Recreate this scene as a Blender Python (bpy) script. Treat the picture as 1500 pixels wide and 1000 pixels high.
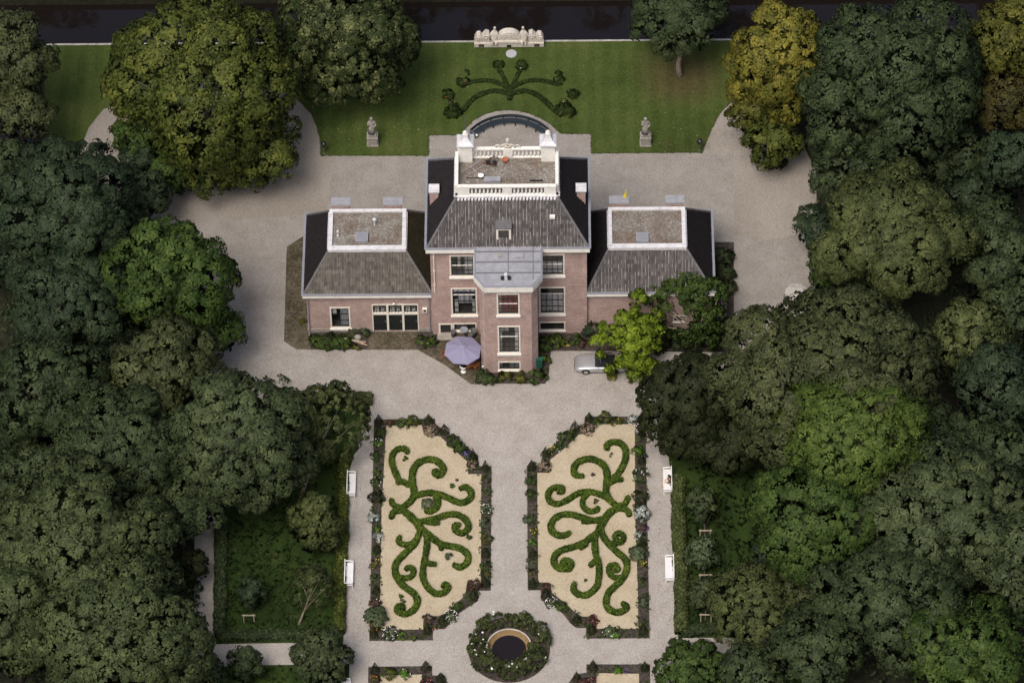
import bpy, math, random
import numpy as np
from mathutils import Vector, Matrix

for o in list(bpy.data.objects):
    bpy.data.objects.remove(o)
scene = bpy.context.scene
col = scene.collection
random.seed(7)

# ------------------------------------------------------------------ camera
TH, PS, RO = 0.86917613, -0.01656268, -0.01925791      # pitch below horizon, yaw, roll
FPX = 7168.0                                           # focal length in photo pixels (1500 wide)
_d = np.array([math.sin(PS)*math.cos(TH), math.cos(PS)*math.cos(TH), -math.sin(TH)])
_r0 = np.array([math.cos(PS), -math.sin(PS), 0.0])
_u0 = np.cross(_r0, _d)
_r = _r0*math.cos(RO)+_u0*math.sin(RO)
_u = _u0*math.cos(RO)-_r0*math.sin(RO)
CAM = np.array([0.17226729, 0, 0])-0.0585*FPX*_d
cam = bpy.data.cameras.new('camera')
cam.sensor_width = 36
cam.lens = FPX/1500*36
cam.clip_start = 1
cam.clip_end = 6000
camo = bpy.data.objects.new('camera', cam)
camo.matrix_world = Matrix(((_r[0], _u[0], -_d[0], CAM[0]), (_r[1], _u[1], -_d[1], CAM[1]),
                            (_r[2], _u[2], -_d[2], CAM[2]), (0, 0, 0, 1)))
col.objects.link(camo)
scene.camera = camo

# ------------------------------------------------------------------ sky, sun, exposure
SUN = Vector((-0.30, -0.62, 1.15)).normalized()
world = bpy.data.worlds.new('World')
scene.world = world
world.use_nodes = True
wn = world.node_tree
sky = wn.nodes.new('ShaderNodeTexSky')
sky.sky_type = 'NISHITA'
sky.sun_disc = False
sky.sun_elevation = math.asin(SUN.z)
sky.sun_rotation = math.atan2(SUN.x, SUN.y)
sky.air_density = 1.0
sky.dust_density = 6.0
sky.ozone_density = 1.0
wn.nodes['Background'].inputs['Strength'].default_value = 0.078
wn.links.new(sky.outputs[0], wn.nodes['Background'].inputs['Color'])
sl = bpy.data.lights.new('sun', 'SUN')
sl.energy = 1.5
sl.angle = math.radians(24)
sl.color = (1.0, 0.93, 0.86)
so = bpy.data.objects.new('sun', sl)
so.rotation_euler = SUN.to_track_quat('Z', 'Y').to_euler()
so.location = (0, 0, 300)
col.objects.link(so)
scene.view_settings.view_transform = 'Standard'
scene.view_settings.look = 'None'
scene.view_settings.gamma = 1
scene.view_settings.use_curve_mapping = False
scene.view_settings.exposure = 0.66
scene.render.engine = 'CYCLES'
scene.cycles.max_bounces = 5
scene.cycles.diffuse_bounces = 3
scene.cycles.transparent_max_bounces = 6

# ------------------------------------------------------------------ measuring helpers
def G(px, py, z=0.0):
    """photo pixel -> world point on the horizontal plane z"""
    v = _d*FPX+_r*(px-750)-_u*(py-500)
    t = (z-CAM[2])/v[2]
    p = CAM+v*t
    return float(p[0]), float(p[1])
def V(px, py, Y):
    """photo pixel -> (x, z) on the vertical plane y = Y"""
    v = _d*FPX+_r*(px-750)-_u*(py-500)
    t = (Y-CAM[1])/v[1]
    p = CAM+v*t
    return float(p[0]), float(p[2])

# ------------------------------------------------------------------ materials
def new_mat(name):
    m = bpy.data.materials.new(name)
    m.use_nodes = True
    nt = m.node_tree
    b = nt.nodes['Principled BSDF']
    return m, nt, b
def coords(nt):
    g = nt.nodes.new('ShaderNodeNewGeometry')
    return g.outputs['Position']
def ramp(nt, fac, stops):
    r = nt.nodes.new('ShaderNodeValToRGB')
    el = r.color_ramp.elements
    while len(el) < len(stops):
        el.new(0.5)
    for e, (p, c) in zip(el, stops):
        e.position = p
        e.color = (*c, 1)
    nt.links.new(fac, r.inputs[0])
    return r.outputs[0]
def noise(nt, vec, scale, detail=3, rough=0.6):
    n = nt.nodes.new('ShaderNodeTexNoise')
    n.inputs['Scale'].default_value = scale
    n.inputs['Detail'].default_value = detail
    n.inputs['Roughness'].default_value = rough
    nt.links.new(vec, n.inputs['Vector'])
    return n.outputs['Fac']
def mix(nt, a, b, fac, mode='MIX'):
    m = nt.nodes.new('ShaderNodeMix')
    m.data_type = 'RGBA'
    m.blend_type = mode
    for sock, v in ((m.inputs[6], a), (m.inputs[7], b)):
        if isinstance(v, tuple): sock.default_value = (*v, 1)
        else: nt.links.new(v, sock)
    if isinstance(fac, float): m.inputs[0].default_value = fac
    else: nt.links.new(fac, m.inputs[0])
    return m.outputs[2]
def bump(nt, b, h, strength=0.3, dist=0.05):
    bn = nt.nodes.new('ShaderNodeBump')
    bn.inputs['Strength'].default_value = strength
    bn.inputs['Distance'].default_value = dist
    nt.links.new(h, bn.inputs['Height'])
    nt.links.new(bn.outputs[0], b.inputs['Normal'])
def plain(name, c, rough=0.7, var=0.15, scale=3.0, metal=0.0, spec=0.3, dirt=None):
    m, nt, b = new_mat(name)
    P = coords(nt)
    n = noise(nt, P, scale, 4)
    lo = tuple(x*(1-var) for x in c)
    hi = tuple(min(1, x*(1+var)) for x in c)
    cc = ramp(nt, n, [(0.3, lo), (0.7, hi)])
    if dirt:
        n2 = noise(nt, P, 1.9, 6, 0.75)
        f = ramp(nt, n2, [(0.5, (0, 0, 0)), (0.72, (0.8, 0.8, 0.8))])
        cc = mix(nt, cc, dirt, f)
    nt.links.new(cc, b.inputs['Base Color'])
    b.inputs['Roughness'].default_value = rough
    b.inputs['Metallic'].default_value = metal
    b.inputs['Specular IOR Level'].default_value = spec
    return m
def granular(name, cols, scale, patch=None, pscale=0.12, bstr=0.3, rough=0.9):
    """stony ground: cells of several tones plus large soft patches"""
    m, nt, b = new_mat(name)
    P = coords(nt)
    vo = nt.nodes.new('ShaderNodeTexVoronoi')
    vo.inputs['Scale'].default_value = scale
    nt.links.new(P, vo.inputs['Vector'])
    sep = nt.nodes.new('ShaderNodeSeparateColor')
    nt.links.new(vo.outputs['Color'], sep.inputs[0])
    k = len(cols)
    cc = ramp(nt, sep.outputs[0], [(i/(k-1), c) for i, c in enumerate(cols)])
    if patch:
        n = noise(nt, P, pscale, 5, 0.6)
        f = ramp(nt, n, [(0.38, (0, 0, 0)), (0.68, (1, 1, 1))])
        mm = mix(nt, (1.0, 1.0, 1.0), patch, f)
        cc = mix(nt, cc, mm, 1.0, 'MULTIPLY')
    nt.links.new(cc, b.inputs['Base Color'])
    b.inputs['Roughness'].default_value = rough
    b.inputs['Specular IOR Level'].default_value = 0.2
    bump(nt, b, vo.outputs['Distance'], bstr, 0.04)
    return m
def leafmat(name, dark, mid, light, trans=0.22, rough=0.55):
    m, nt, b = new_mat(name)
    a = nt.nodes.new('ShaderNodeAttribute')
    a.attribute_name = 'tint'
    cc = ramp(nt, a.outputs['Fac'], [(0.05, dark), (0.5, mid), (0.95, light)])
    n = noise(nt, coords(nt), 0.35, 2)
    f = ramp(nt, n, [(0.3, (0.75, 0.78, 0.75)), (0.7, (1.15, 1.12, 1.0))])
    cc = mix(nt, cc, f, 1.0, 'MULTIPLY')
    nt.links.new(cc, b.inputs['Base Color'])
    b.inputs['Roughness'].default_value = rough
    b.inputs['Specular IOR Level'].default_value = 0.12
    na = nt.nodes.new('ShaderNodeAttribute')
    na.attribute_name = 'leaf_normal'
    nt.links.new(na.outputs['Vector'], b.inputs['Normal'])
    tr = nt.nodes.new('ShaderNodeBsdfTranslucent')
    nt.links.new(cc, tr.inputs['Color'])
    ms = nt.nodes.new('ShaderNodeMixShader')
    ms.inputs[0].default_value = trans
    nt.links.new(b.outputs[0], ms.inputs[1])
    nt.links.new(tr.outputs[0], ms.inputs[2])
    nt.links.new(ms.outputs[0], nt.nodes['Material Output'].inputs[0])
    return m
def tilemat(name, dark, mid, light, rough, spec):
    m, nt, b = new_mat(name)
    a = nt.nodes.new('ShaderNodeAttribute')
    a.attribute_name = 'tint'
    P = coords(nt)
    cc = ramp(nt, a.outputs['Fac'], [(0.0, dark), (0.5, mid), (1.0, light)])
    n = noise(nt, P, 2.2, 6, 0.7)
    f = ramp(nt, n, [(0.3, (0.6, 0.58, 0.55)), (0.75, (1.3, 1.3, 1.25))])
    cc = mix(nt, cc, f, 1.0, 'MULTIPLY')
    nt.links.new(cc, b.inputs['Base Color'])
    b.inputs['Roughness'].default_value = rough
    b.inputs['Specular IOR Level'].default_value = spec
    return m
def brickmat(name, c1, c2, mortar):
    m, nt, b = new_mat(name)
    P = coords(nt)
    s = nt.nodes.new('ShaderNodeSeparateXYZ')
    nt.links.new(P, s.inputs[0])
    ad = nt.nodes.new('ShaderNodeMath')
    ad.operation = 'ADD'
    nt.links.new(s.outputs[0], ad.inputs[0])
    nt.links.new(s.outputs[1], ad.inputs[1])
    cb = nt.nodes.new('ShaderNodeCombineXYZ')
    nt.links.new(ad.outputs[0], cb.inputs[0])
    nt.links.new(s.outputs[2], cb.inputs[1])
    br = nt.nodes.new('ShaderNodeTexBrick')
    br.inputs['Scale'].default_value = 1.0
    br.inputs['Brick Width'].default_value = 0.24
    br.inputs['Row Height'].default_value = 0.085
    br.inputs['Mortar Size'].default_value = 0.009
    br.inputs['Color1'].default_value = (*c1, 1)
    br.inputs['Color2'].default_value = (*c2, 1)
    br.inputs['Mortar'].default_value = (*mortar, 1)
    nt.links.new(cb.outputs[0], br.inputs['Vector'])
    n = noise(nt, P, 0.9, 6, 0.7)
    f = ramp(nt, n, [(0.3, (0.72, 0.70, 0.70)), (0.7, (1.15, 1.15, 1.15))])
    cc = mix(nt, br.outputs['Color'], f, 1.0, 'MULTIPLY')
    n2 = noise(nt, P, 9.0, 3, 0.7)
    f2 = ramp(nt, n2, [(0.35, (0.8, 0.8, 0.8)), (0.65, (1.15, 1.15, 1.15))])
    cc = mix(nt, cc, f2, 1.0, 'MULTIPLY')
    nt.links.new(cc, b.inputs['Base Color'])
    b.inputs['Roughness'].default_value = 0.9
    return m
def lawnmat(name, a_, b_, c_, worn=None):
    m, nt, b = new_mat(name)
    P = coords(nt)
    n = noise(nt, P, 0.16, 6, 0.65)
    cc = ramp(nt, n, [(0.3, a_), (0.5, b_), (0.7, c_)])
    if worn:
        d = nt.nodes.new('ShaderNodeVectorMath'); d.operation = 'DISTANCE'
        d.inputs[1].default_value = (worn[0], worn[1], .06)
        nt.links.new(P, d.inputs[0])
        nw = noise(nt, P, 0.5, 5, 0.7)
        ma = nt.nodes.new('ShaderNodeMath'); ma.operation = 'MULTIPLY_ADD'
        nt.links.new(nw, ma.inputs[0]); ma.inputs[1].default_value = 3.2
        nt.links.new(d.outputs['Value'], ma.inputs[2])
        mr = nt.nodes.new('ShaderNodeMapRange'); mr.clamp = True
        nt.links.new(ma.outputs[0], mr.inputs[0])
        mr.inputs[1].default_value = 3.2; mr.inputs[2].default_value = 6.2
        mr.inputs[3].default_value = .85; mr.inputs[4].default_value = 0
        cc = mix(nt, cc, (.07, .058, .027), mr.outputs[0])
    wv = nt.nodes.new('ShaderNodeTexWave')
    wv.wave_type = 'BANDS'; wv.bands_direction = 'X'
    wv.inputs['Scale'].default_value = .22; wv.inputs['Distortion'].default_value = 2.0; wv.inputs['Detail'].default_value = 3
    nt.links.new(P, wv.inputs['Vector'])
    cc = mix(nt, cc, ramp(nt, wv.outputs['Fac'], [(.3, (.92, .94, .9)), (.7, (1.06, 1.05, 1.05))]), 1.0, 'MULTIPLY')
    nd = noise(nt, P, .55, 6, .75)
    cc = mix(nt, cc, (.085, .078, .032), ramp(nt, nd, [(.56, (0, 0, 0)), (.72, (.55, .55, .55))]))
    n2 = noise(nt, P, 5.0, 4, 0.75)
    f = ramp(nt, n2, [(0.3, (0.62, 0.64, 0.6)), (0.7, (1.3, 1.25, 1.2))])
    cc = mix(nt, cc, f, 1.0, 'MULTIPLY')
    nt.links.new(cc, b.inputs['Base Color'])
    b.inputs['Roughness'].default_value = 0.9
    b.inputs['Specular IOR Level'].default_value = 0.1
    bump(nt, b, n2, 0.6, 0.05)
    return m

M = {}
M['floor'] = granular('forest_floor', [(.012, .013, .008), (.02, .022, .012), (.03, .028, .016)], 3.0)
M['gravel_warm'] = granular('gravel_warm', [(.23, .205, .178), (.275, .25, .22), (.30, .275, .243), (.36, .335, .30)], 19.0, (.80, .78, .76))
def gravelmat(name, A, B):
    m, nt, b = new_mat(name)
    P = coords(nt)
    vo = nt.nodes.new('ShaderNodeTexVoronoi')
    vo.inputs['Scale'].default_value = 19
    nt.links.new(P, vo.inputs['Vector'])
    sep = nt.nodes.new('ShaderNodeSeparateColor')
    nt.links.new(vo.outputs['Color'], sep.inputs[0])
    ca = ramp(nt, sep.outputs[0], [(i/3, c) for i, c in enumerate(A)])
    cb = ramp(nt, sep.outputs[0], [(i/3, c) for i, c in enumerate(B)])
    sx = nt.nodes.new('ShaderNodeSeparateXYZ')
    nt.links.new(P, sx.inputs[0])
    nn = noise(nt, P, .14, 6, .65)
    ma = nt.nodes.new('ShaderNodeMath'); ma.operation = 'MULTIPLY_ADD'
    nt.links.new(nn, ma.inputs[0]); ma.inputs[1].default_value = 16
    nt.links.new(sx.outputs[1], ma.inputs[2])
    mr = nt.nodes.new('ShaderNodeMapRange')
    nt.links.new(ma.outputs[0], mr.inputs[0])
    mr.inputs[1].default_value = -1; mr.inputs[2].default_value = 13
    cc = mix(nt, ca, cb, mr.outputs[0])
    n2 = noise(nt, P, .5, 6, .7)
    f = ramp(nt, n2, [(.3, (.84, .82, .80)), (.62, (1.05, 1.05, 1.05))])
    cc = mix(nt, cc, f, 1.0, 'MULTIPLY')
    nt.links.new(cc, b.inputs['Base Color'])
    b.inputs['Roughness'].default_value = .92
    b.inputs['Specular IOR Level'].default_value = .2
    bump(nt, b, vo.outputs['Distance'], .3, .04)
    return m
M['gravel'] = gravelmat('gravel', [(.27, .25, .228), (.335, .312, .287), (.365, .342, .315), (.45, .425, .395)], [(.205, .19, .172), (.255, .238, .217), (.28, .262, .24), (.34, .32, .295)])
M['lawn'] = lawnmat('lawn_grass', (.038, .054, .014), (.052, .078, .019), (.078, .096, .029), G(997, 112))
M['rough_grass'] = lawnmat('orchard_grass', (.014, .026, .009), (.022, .042, .010), (.036, .058, .014))
M['sand'] = granular('sand', [(.365, .31, .22), (.445, .382, .275), (.50, .44, .325)], 14.0, (.88, .86, .82), 0.5, 0.2)
M['soil'] = granular('soil', [(.03, .025, .021), (.052, .043, .036), (.08, .067, .057)], 7.0)
M['paving'] = granular('brick_paving', [(.065, .055, .038), (.10, .085, .06), (.15, .125, .09)], 6.0, (.5, .52, .42), 0.45, 0.3)
M['brick'] = brickmat('brick', (.42, .29, .25), (.34, .225, .20), (.50, .43, .40))
M['plinth'] = plain('plinth_render', (.30, .28, .25), .9, .2, 2.0, dirt=(.14, .13, .11))
M['white'] = plain('white_paint', (.78, .76, .71), .55, .05, 2.0, dirt=(.55, .53, .48))
M['whitelead'] = plain('painted_lead', (.62, .62, .64), .5, .12, 3.0, dirt=(.36, .36, .38))
M['cream'] = plain('cream_paint', (.72, .68, .60), .5, .05)
M['lead'] = plain('lead_sheet', (.30, .305, .335), .5, .15, 1.5, spec=.4, dirt=(.19, .19, .21))
M['bluelead'] = plain('zinc', (.23, .24, .275), .45, .1, 2.0, spec=.5)
M['pebbles'] = granular('roof_pebbles', [(.14, .13, .115), (.19, .178, .158), (.22, .207, .185), (.34, .325, .29)], 10.0, (.7, .57, .5), 0.7, 0.8)
M['tile_front'] = tilemat('weathered_pantile', (.055, .050, .052), (.13, .121, .122), (.48, .455, .45), .75, .3)
M['tile_mossy'] = tilemat('mossy_pantile', (.075, .069, .063), (.14, .130, .118), (.27, .25, .23), .85, .2)
M['tile_side'] = tilemat('dark_pantile', (.012, .010, .012), (.020, .017, .019), (.034, .029, .030), .5, .25)  # side and back slopes, much darker than the front tiles
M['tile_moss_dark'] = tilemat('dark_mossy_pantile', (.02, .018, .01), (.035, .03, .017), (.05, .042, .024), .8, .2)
M['ridge'] = plain('ridge_tile', (.13, .125, .13), .7, .2)
M['darkwood'] = plain('dark_green_paint', (.012, .016, .017), .35, .2, spec=.5)
M['glazing'] = plain('black_glazing_bar', (.015, .016, .016), .5)
M['room'] = plain('room_interior', (.06, .055, .05), .9, .3)
M['curtain'] = plain('grey_curtain', (.42, .42, .44), .9, .2, 6.0)
M['curtainw'] = plain('white_curtain', (.75, .74, .72), .9, .1, 6.0)
M['redcurtain'] = plain('red_curtain', (.17, .018, .02), .85, .25, 5.0)
M['stone'] = plain('grey_stone', (.28, .265, .24), .9, .25, 5.0, dirt=(.15, .145, .12))
M['palestone'] = plain('pale_sandstone', (.55, .51, .45), .9, .18, 4.0, dirt=(.30, .28, .24))
M['slab'] = plain('stone_disc', (.36, .36, .39), .8, .15, 6.0)
M['rim'] = plain('pond_rim', (.44, .42, .38), .8, .15, 4.0, dirt=(.30, .26, .18))
M['ochre'] = plain('algae_stone', (.20, .135, .062), .8, .25, 4.0)
M['ironwood'] = plain('blue_black_paint', (.022, .032, .042), .4, .2, spec=.5)
M['black'] = plain('black_metal', (.012, .012, .013), .4, .1, spec=.5)
M['benchwhite'] = plain('bench_white', (.80, .80, .80), .45, .04)
M['bark'] = plain('bark', (.10, .085, .065), .95, .35, 6.0)
M['palebark'] = plain('pale_bark', (.22, .18, .14), .95, .3, 6.0)
M['rot'] = plain('bleached_timber', (.40, .34, .26), .9, .2, 6.0)
M['orangewood'] = plain('orange_teak', (.30, .11, .045), .7, .25, 6.0)
M['lilac'] = plain('lilac_canvas', (.235, .225, .335), .85, .05, 3.0)
M['silver'] = plain('silver_car_paint', (.52, .53, .55), .25, .02, metal=.6, spec=.6)
M['chrome'] = plain('chrome', (.7, .7, .7), .15, .02, metal=1)
M['rubber'] = plain('rubber', (.02, .02, .02), .8)
M['softtop'] = plain('black_soft_top', (.014, .014, .017), .7)
M['carglass'] = plain('car_glass', (.02, .022, .026), .08, .02, spec=.6)
M['lamp'] = plain('frosted_lamp_glass', (.75, .75, .78), .3, .03)
M['redlamp'] = plain('red_lens', (.35, .02, .02), .3, .03)
M['yellow'] = plain('yellow_cloth', (.75, .60, .02), .7, .05)
M['green'] = plain('green_enamel', (.015, .075, .055), .4, .15, spec=.5)
M['tarp'] = plain('pale_sheet', (.42, .40, .37), .8, .15, 5.0)
M['skin'] = plain('skin', (.50, .32, .24), .6, .05)
M['hair'] = plain('dark_hair', (.012, .010, .012), .5, .2)
M['brownwool'] = plain('brown_cloth', (.11, .045, .03), .9, .2, 15.0)
M['palecloth'] = plain('pale_trousers', (.62, .55, .50), .9, .1, 12.0)
M['eyes'] = plain('eye_dark', (.02, .015, .012), .3)
M['lips'] = plain('lips', (.35, .12, .10), .5)
M['alum'] = plain('aluminium', (.50, .50, .53), .4, .1, metal=.4)
M['terracotta'] = plain('terracotta', (.36, .12, .07), .8, .15)
M['barrel'] = plain('grey_barrel', (.10, .10, .10), .7, .2)
for nm, c in (('fl_white', (.80, .80, .78)), ('fl_purple', (.16, .07, .42)), ('fl_orange', (.70, .27, .03)),
              ('fl_yellow', (.68, .55, .06)), ('fl_pink', (.62, .18, .20)), ('fl_red', (.40, .08, .05))):
    M[nm] = plain(nm, c, .8, .15, 8.0)
def water(name, c, scale, strength):
    m, nt, b = new_mat(name)
    b.inputs['Base Color'].default_value = (*c, 1)
    b.inputs['Roughness'].default_value = 0.06
    b.inputs['IOR'].default_value = 1.5
    n = noise(nt, coords(nt), scale, 3)
    bump(nt, b, n, strength, 0.05)
    return m
M['canal'] = water('canal_water', (.0085, .006, .0055), 1.0, .30)
M['pondwater'] = water('pond_water', (.012, .008, .007), 3.0, .05)
def glassmat():
    m, nt, b = new_mat('window_glass')
    t = nt.nodes.new('ShaderNodeBsdfTransparent')
    t.inputs[0].default_value = (.86, .88, .88, 1)
    g = nt.nodes.new('ShaderNodeBsdfGlossy')
    g.inputs['Roughness'].default_value = .04
    ms = nt.nodes.new('ShaderNodeMixShader')
    ms.inputs[0].default_value = .10
    nt.links.new(t.outputs[0], ms.inputs[1])
    nt.links.new(g.outputs[0], ms.inputs[2])
    nt.links.new(ms.outputs[0], nt.nodes['Material Output'].inputs[0])
    return m
M['glass'] = glassmat()

# leaf colours: dark, mid, light
LEAF = {
    'olive': ((.028, .042, .010), (.076, .096, .022), (.145, .160, .036)),
    'gold': ((.052, .060, .013), (.155, .152, .030), (.28, .24, .045)),
    'dark': ((.021, .033, .016), (.046, .066, .031), (.078, .106, .048)),
    'teal': ((.016, .029, .016), (.036, .056, .031), (.064, .090, .048)),
    'mid': ((.022, .042, .011), (.052, .088, .022), (.092, .136, .035)),
    'bright': ((.033, .058, .012), (.076, .118, .026), (.128, .172, .042)),
    'lime': ((.08, .13, .014), (.18, .26, .025), (.29, .37, .045)),
    'brown': ((.032, .042, .018), (.070, .085, .038), (.112, .128, .056)),
    'grey': ((.031, .045, .022), (.066, .090, .043), (.106, .134, .062)),
    'yew': ((.013, .018, .008), (.026, .034, .014), (.044, .052, .020)),
    'fleck': ((.018, .031, .011), (.046, .064, .023), (.19, .205, .09)),
    'moss': ((.038, .052, .019), (.084, .104, .040), (.132, .150, .058)),
    'box': ((.018, .040, .007), (.072, .122, .017), (.155, .20, .036)),
    'silver':  ((.14, .17, .14), (.38, .42, .42), (.75, .78, .80)),
    'greyg':   ((.045, .070, .035), (.095, .13, .068), (.15, .185, .11)),
    'fresh':   ((.05, .12, .015), (.10, .22, .03), (.18, .30, .05)),
    'straw':   ((.14, .10, .07), (.27, .21, .16), (.42, .34, .27)),
    'claret':  ((.035, .018, .016), (.09, .045, .04), (.17, .10, .085)),
    'rust': ((.035, .036, .014), (.070, .064, .022), (.115, .10, .03)),
    'yellowg': ((.040, .048, .012), (.095, .102, .022), (.17, .165, .04)),
    'ash': ((.033, .048, .021), (.071, .094, .042), (.112, .138, .060)),
    'rough': ((.014, .028, .008), (.030, .054, .013), (.054, .082, .020)),
    'hedge': ((.014, .024, .008), (.030, .050, .013), (.058, .082, .020)),
    'rose':    ((.024, .036, .014), (.062, .080, .030), (.115, .130, .050)),
    'border': ((.024, .046, .013), (.056, .094, .026), (.10, .145, .040)),
}
LM = {k: leafmat('leaves_'+k, *v) for k, v in LEAF.items()}

# ------------------------------------------------------------------ mesh builder
class MB:
    def __init__(s):
        s.v = []; s.f = []; s.t = []
    def add(s, vs, fs, tint=None):
        n = len(s.v)
        s.v += [tuple(map(float, p)) for p in vs]
        s.f += [tuple(i+n for i in f) for f in fs]
        s.t += [0.5 if tint is None else tint]*len(fs)
        return s
    def box(s, x0, x1, y0, y1, z0, z1, tint=None):
        return s.add([(x0, y0, z0), (x1, y0, z0), (x1, y1, z0), (x0, y1, z0), (x0, y0, z1), (x1, y0, z1), (x1, y1, z1), (x0, y1, z1)],
                     [(0, 3, 2, 1), (4, 5, 6, 7), (0, 1, 5, 4), (1, 2, 6, 5), (2, 3, 7, 6), (3, 0, 4, 7)], tint)
    def cbox(s, c, d, tint=None):
        return s.box(c[0]-d[0]/2, c[0]+d[0]/2, c[1]-d[1]/2, c[1]+d[1]/2, c[2]-d[2]/2, c[2]+d[2]/2, tint)
    def prism(s, poly, z0, z1):
        n = len(poly)
        a = sum(poly[i][0]*poly[(i+1) % n][1]-poly[(i+1) % n][0]*poly[i][1] for i in range(n))
        if a < 0: poly = poly[::-1]
        vs = [(x, y, z0) for x, y in poly]+[(x, y, z1) for x, y in poly]
        fs = [tuple(range(n-1, -1, -1)), tuple(range(n, 2*n))]
        fs += [(i, (i+1) % n, n+(i+1) % n, n+i) for i in range(n)]
        return s.add(vs, fs)
    def tube(s, path, rad, seg=8, cap=True):
        path = [Vector(p) for p in path]
        if not hasattr(rad, '__len__'): rad = [rad]*len(path)
        vs = []
        for i, p in enumerate(path):
            t = (path[min(i+1, len(path)-1)]-path[max(i-1, 0)]).normalized()
            a = t.orthogonal().normalized() if abs(t.z) < .99 else Vector((1, 0, 0))
            if abs(t.z) < .99: a = Vector((0, 0, 1)).cross(t).normalized()
            b = t.cross(a)
            for k in range(seg):
                an = 2*math.pi*k/seg
                vs.append(p+(a*math.cos(an)+b*math.sin(an))*rad[i])
        fs = []
        for i in range(len(path)-1):
            for k in range(seg):
                fs.append((i*seg+k, i*seg+(k+1) % seg, (i+1)*seg+(k+1) % seg, (i+1)*seg+k))
        if cap:
            fs += [tuple(range(seg-1, -1, -1)), tuple(range((len(path)-1)*seg, len(path)*seg))]
        return s.add(vs, fs)
    def lathe(s, prof, seg=16, c=(0, 0, 0), sx=1, sy=1, a0=0.0):
        vs = []
        for r, z in prof:
            for k in range(seg):
                an = 2*math.pi*k/seg+a0
                vs.append((c[0]+r*math.cos(an)*sx, c[1]+r*math.sin(an)*sy, c[2]+z))
        fs = []
        for i in range(len(prof)-1):
            for k in range(seg):
                fs.append((i*seg+k, i*seg+(k+1) % seg, (i+1)*seg+(k+1) % seg, (i+1)*seg+k))
        fs += [tuple(range(seg-1, -1, -1)), tuple(range((len(prof)-1)*seg, len(prof)*seg))]
        return s.add(vs, fs)
    def ball(s, c, r, seg=10, rings=7):
        r = r if hasattr(r, '__len__') else (r, r, r)
        prof = [(max(.001, math.sin(math.pi*i/rings)), -math.cos(math.pi*i/rings)) for i in range(rings+1)]
        n = len(s.v)
        s.lathe(prof, seg)
        for i in range(n, len(s.v)):
            x, y, z = s.v[i]
            s.v[i] = (c[0]+x*r[0], c[1]+y*r[1], c[2]+z*r[2])
        return s
    def shift(s, d):
        s.v = [(x+d[0], y+d[1], z+d[2]) for x, y, z in s.v]
        return s

def wloc(o):
    p = Vector((0, 0, 0))
    while o:
        p += o.location
        o = o.parent
    return p
def obj(name, mb, mat, parent=None, smooth=False, local=False, bevel=0, kind=None):
    """link a mesh builder as ONE object; coordinates are world unless local"""
    me = bpy.data.meshes.new(name)
    off = Vector((0, 0, 0)) if (local or parent is None) else wloc(parent)
    me.from_pydata([(x-off.x, y-off.y, z-off.z) for x, y, z in mb.v], [], mb.f)
    me.materials.append(mat)
    at = me.attributes.new('tint', 'FLOAT', 'FACE')
    at.data.foreach_set('value', mb.t)
    if smooth:
        me.polygons.foreach_set('use_smooth', [True]*len(me.polygons))
    me.update()
    o = bpy.data.objects.new(name, me)
    col.objects.link(o)
    if parent: o.parent = parent
    if bevel:
        bv = o.modifiers.new('bevel', 'BEVEL'); bv.width = bevel; bv.segments = 2; bv.limit_method = 'ANGLE'
    if kind: o['kind'] = kind
    return o
def tag(o, label, cat, group=None):
    o['label'] = label; o['category'] = cat
    if group: o['group'] = group
    return o
def thing(name, label, cat, loc=(0, 0, 0), rz=0.0, group=None):
    o = bpy.data.objects.new(name, None)
    o.empty_display_size = .3
    col.objects.link(o)
    o.location = loc
    o.rotation_euler = (0, 0, rz)
    return tag(o, label, cat, group)
def dup(root, loc, rz=0.0, label=None, scale=None):
    r = root.copy(); col.objects.link(r); r.location = loc; r.rotation_euler = (0, 0, rz)
    if label: r['label'] = label
    if scale: r.scale = (scale,)*3
    for ch in list(root.children):
        c = ch.copy(); col.objects.link(c); c.parent = r
        for g in list(ch.children):
            d = g.copy(); col.objects.link(d); d.parent = c
    return r

# fan/ear-clip fill for concave sheets
from mathutils.geometry import tessellate_polygon
def sheet(name, poly, z, mat, thick=0.0, kind='structure'):
    pts = [Vector((x, y, 0)) for x, y in poly]
    tris = tessellate_polygon([pts])
    n = len(pts)
    vs = [(p.x, p.y, z) for p in pts]
    fs = []
    for t in tris:
        a, b, c = (pts[i] for i in t)
        fs.append(tuple(t) if (b-a).cross(c-a).z > 0 else (t[0], t[2], t[1]))
    if thick:
        vs += [(p.x, p.y, z-thick) for p in pts]
        area = sum(pts[i].x*pts[(i+1) % n].y-pts[(i+1) % n].x*pts[i].y for i in range(n))
        for i in range(n):
            j = (i+1) % n
            fs.append((i, n+i, n+j, j) if area > 0 else (i, j, n+j, n+i))
    mb = MB().add(vs, fs)
    o = obj(name, mb, mat)
    if kind: o['kind'] = kind
    return o
def PX(lst, z=0.0):
    return [G(x, y, z) for x, y in lst]

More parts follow.
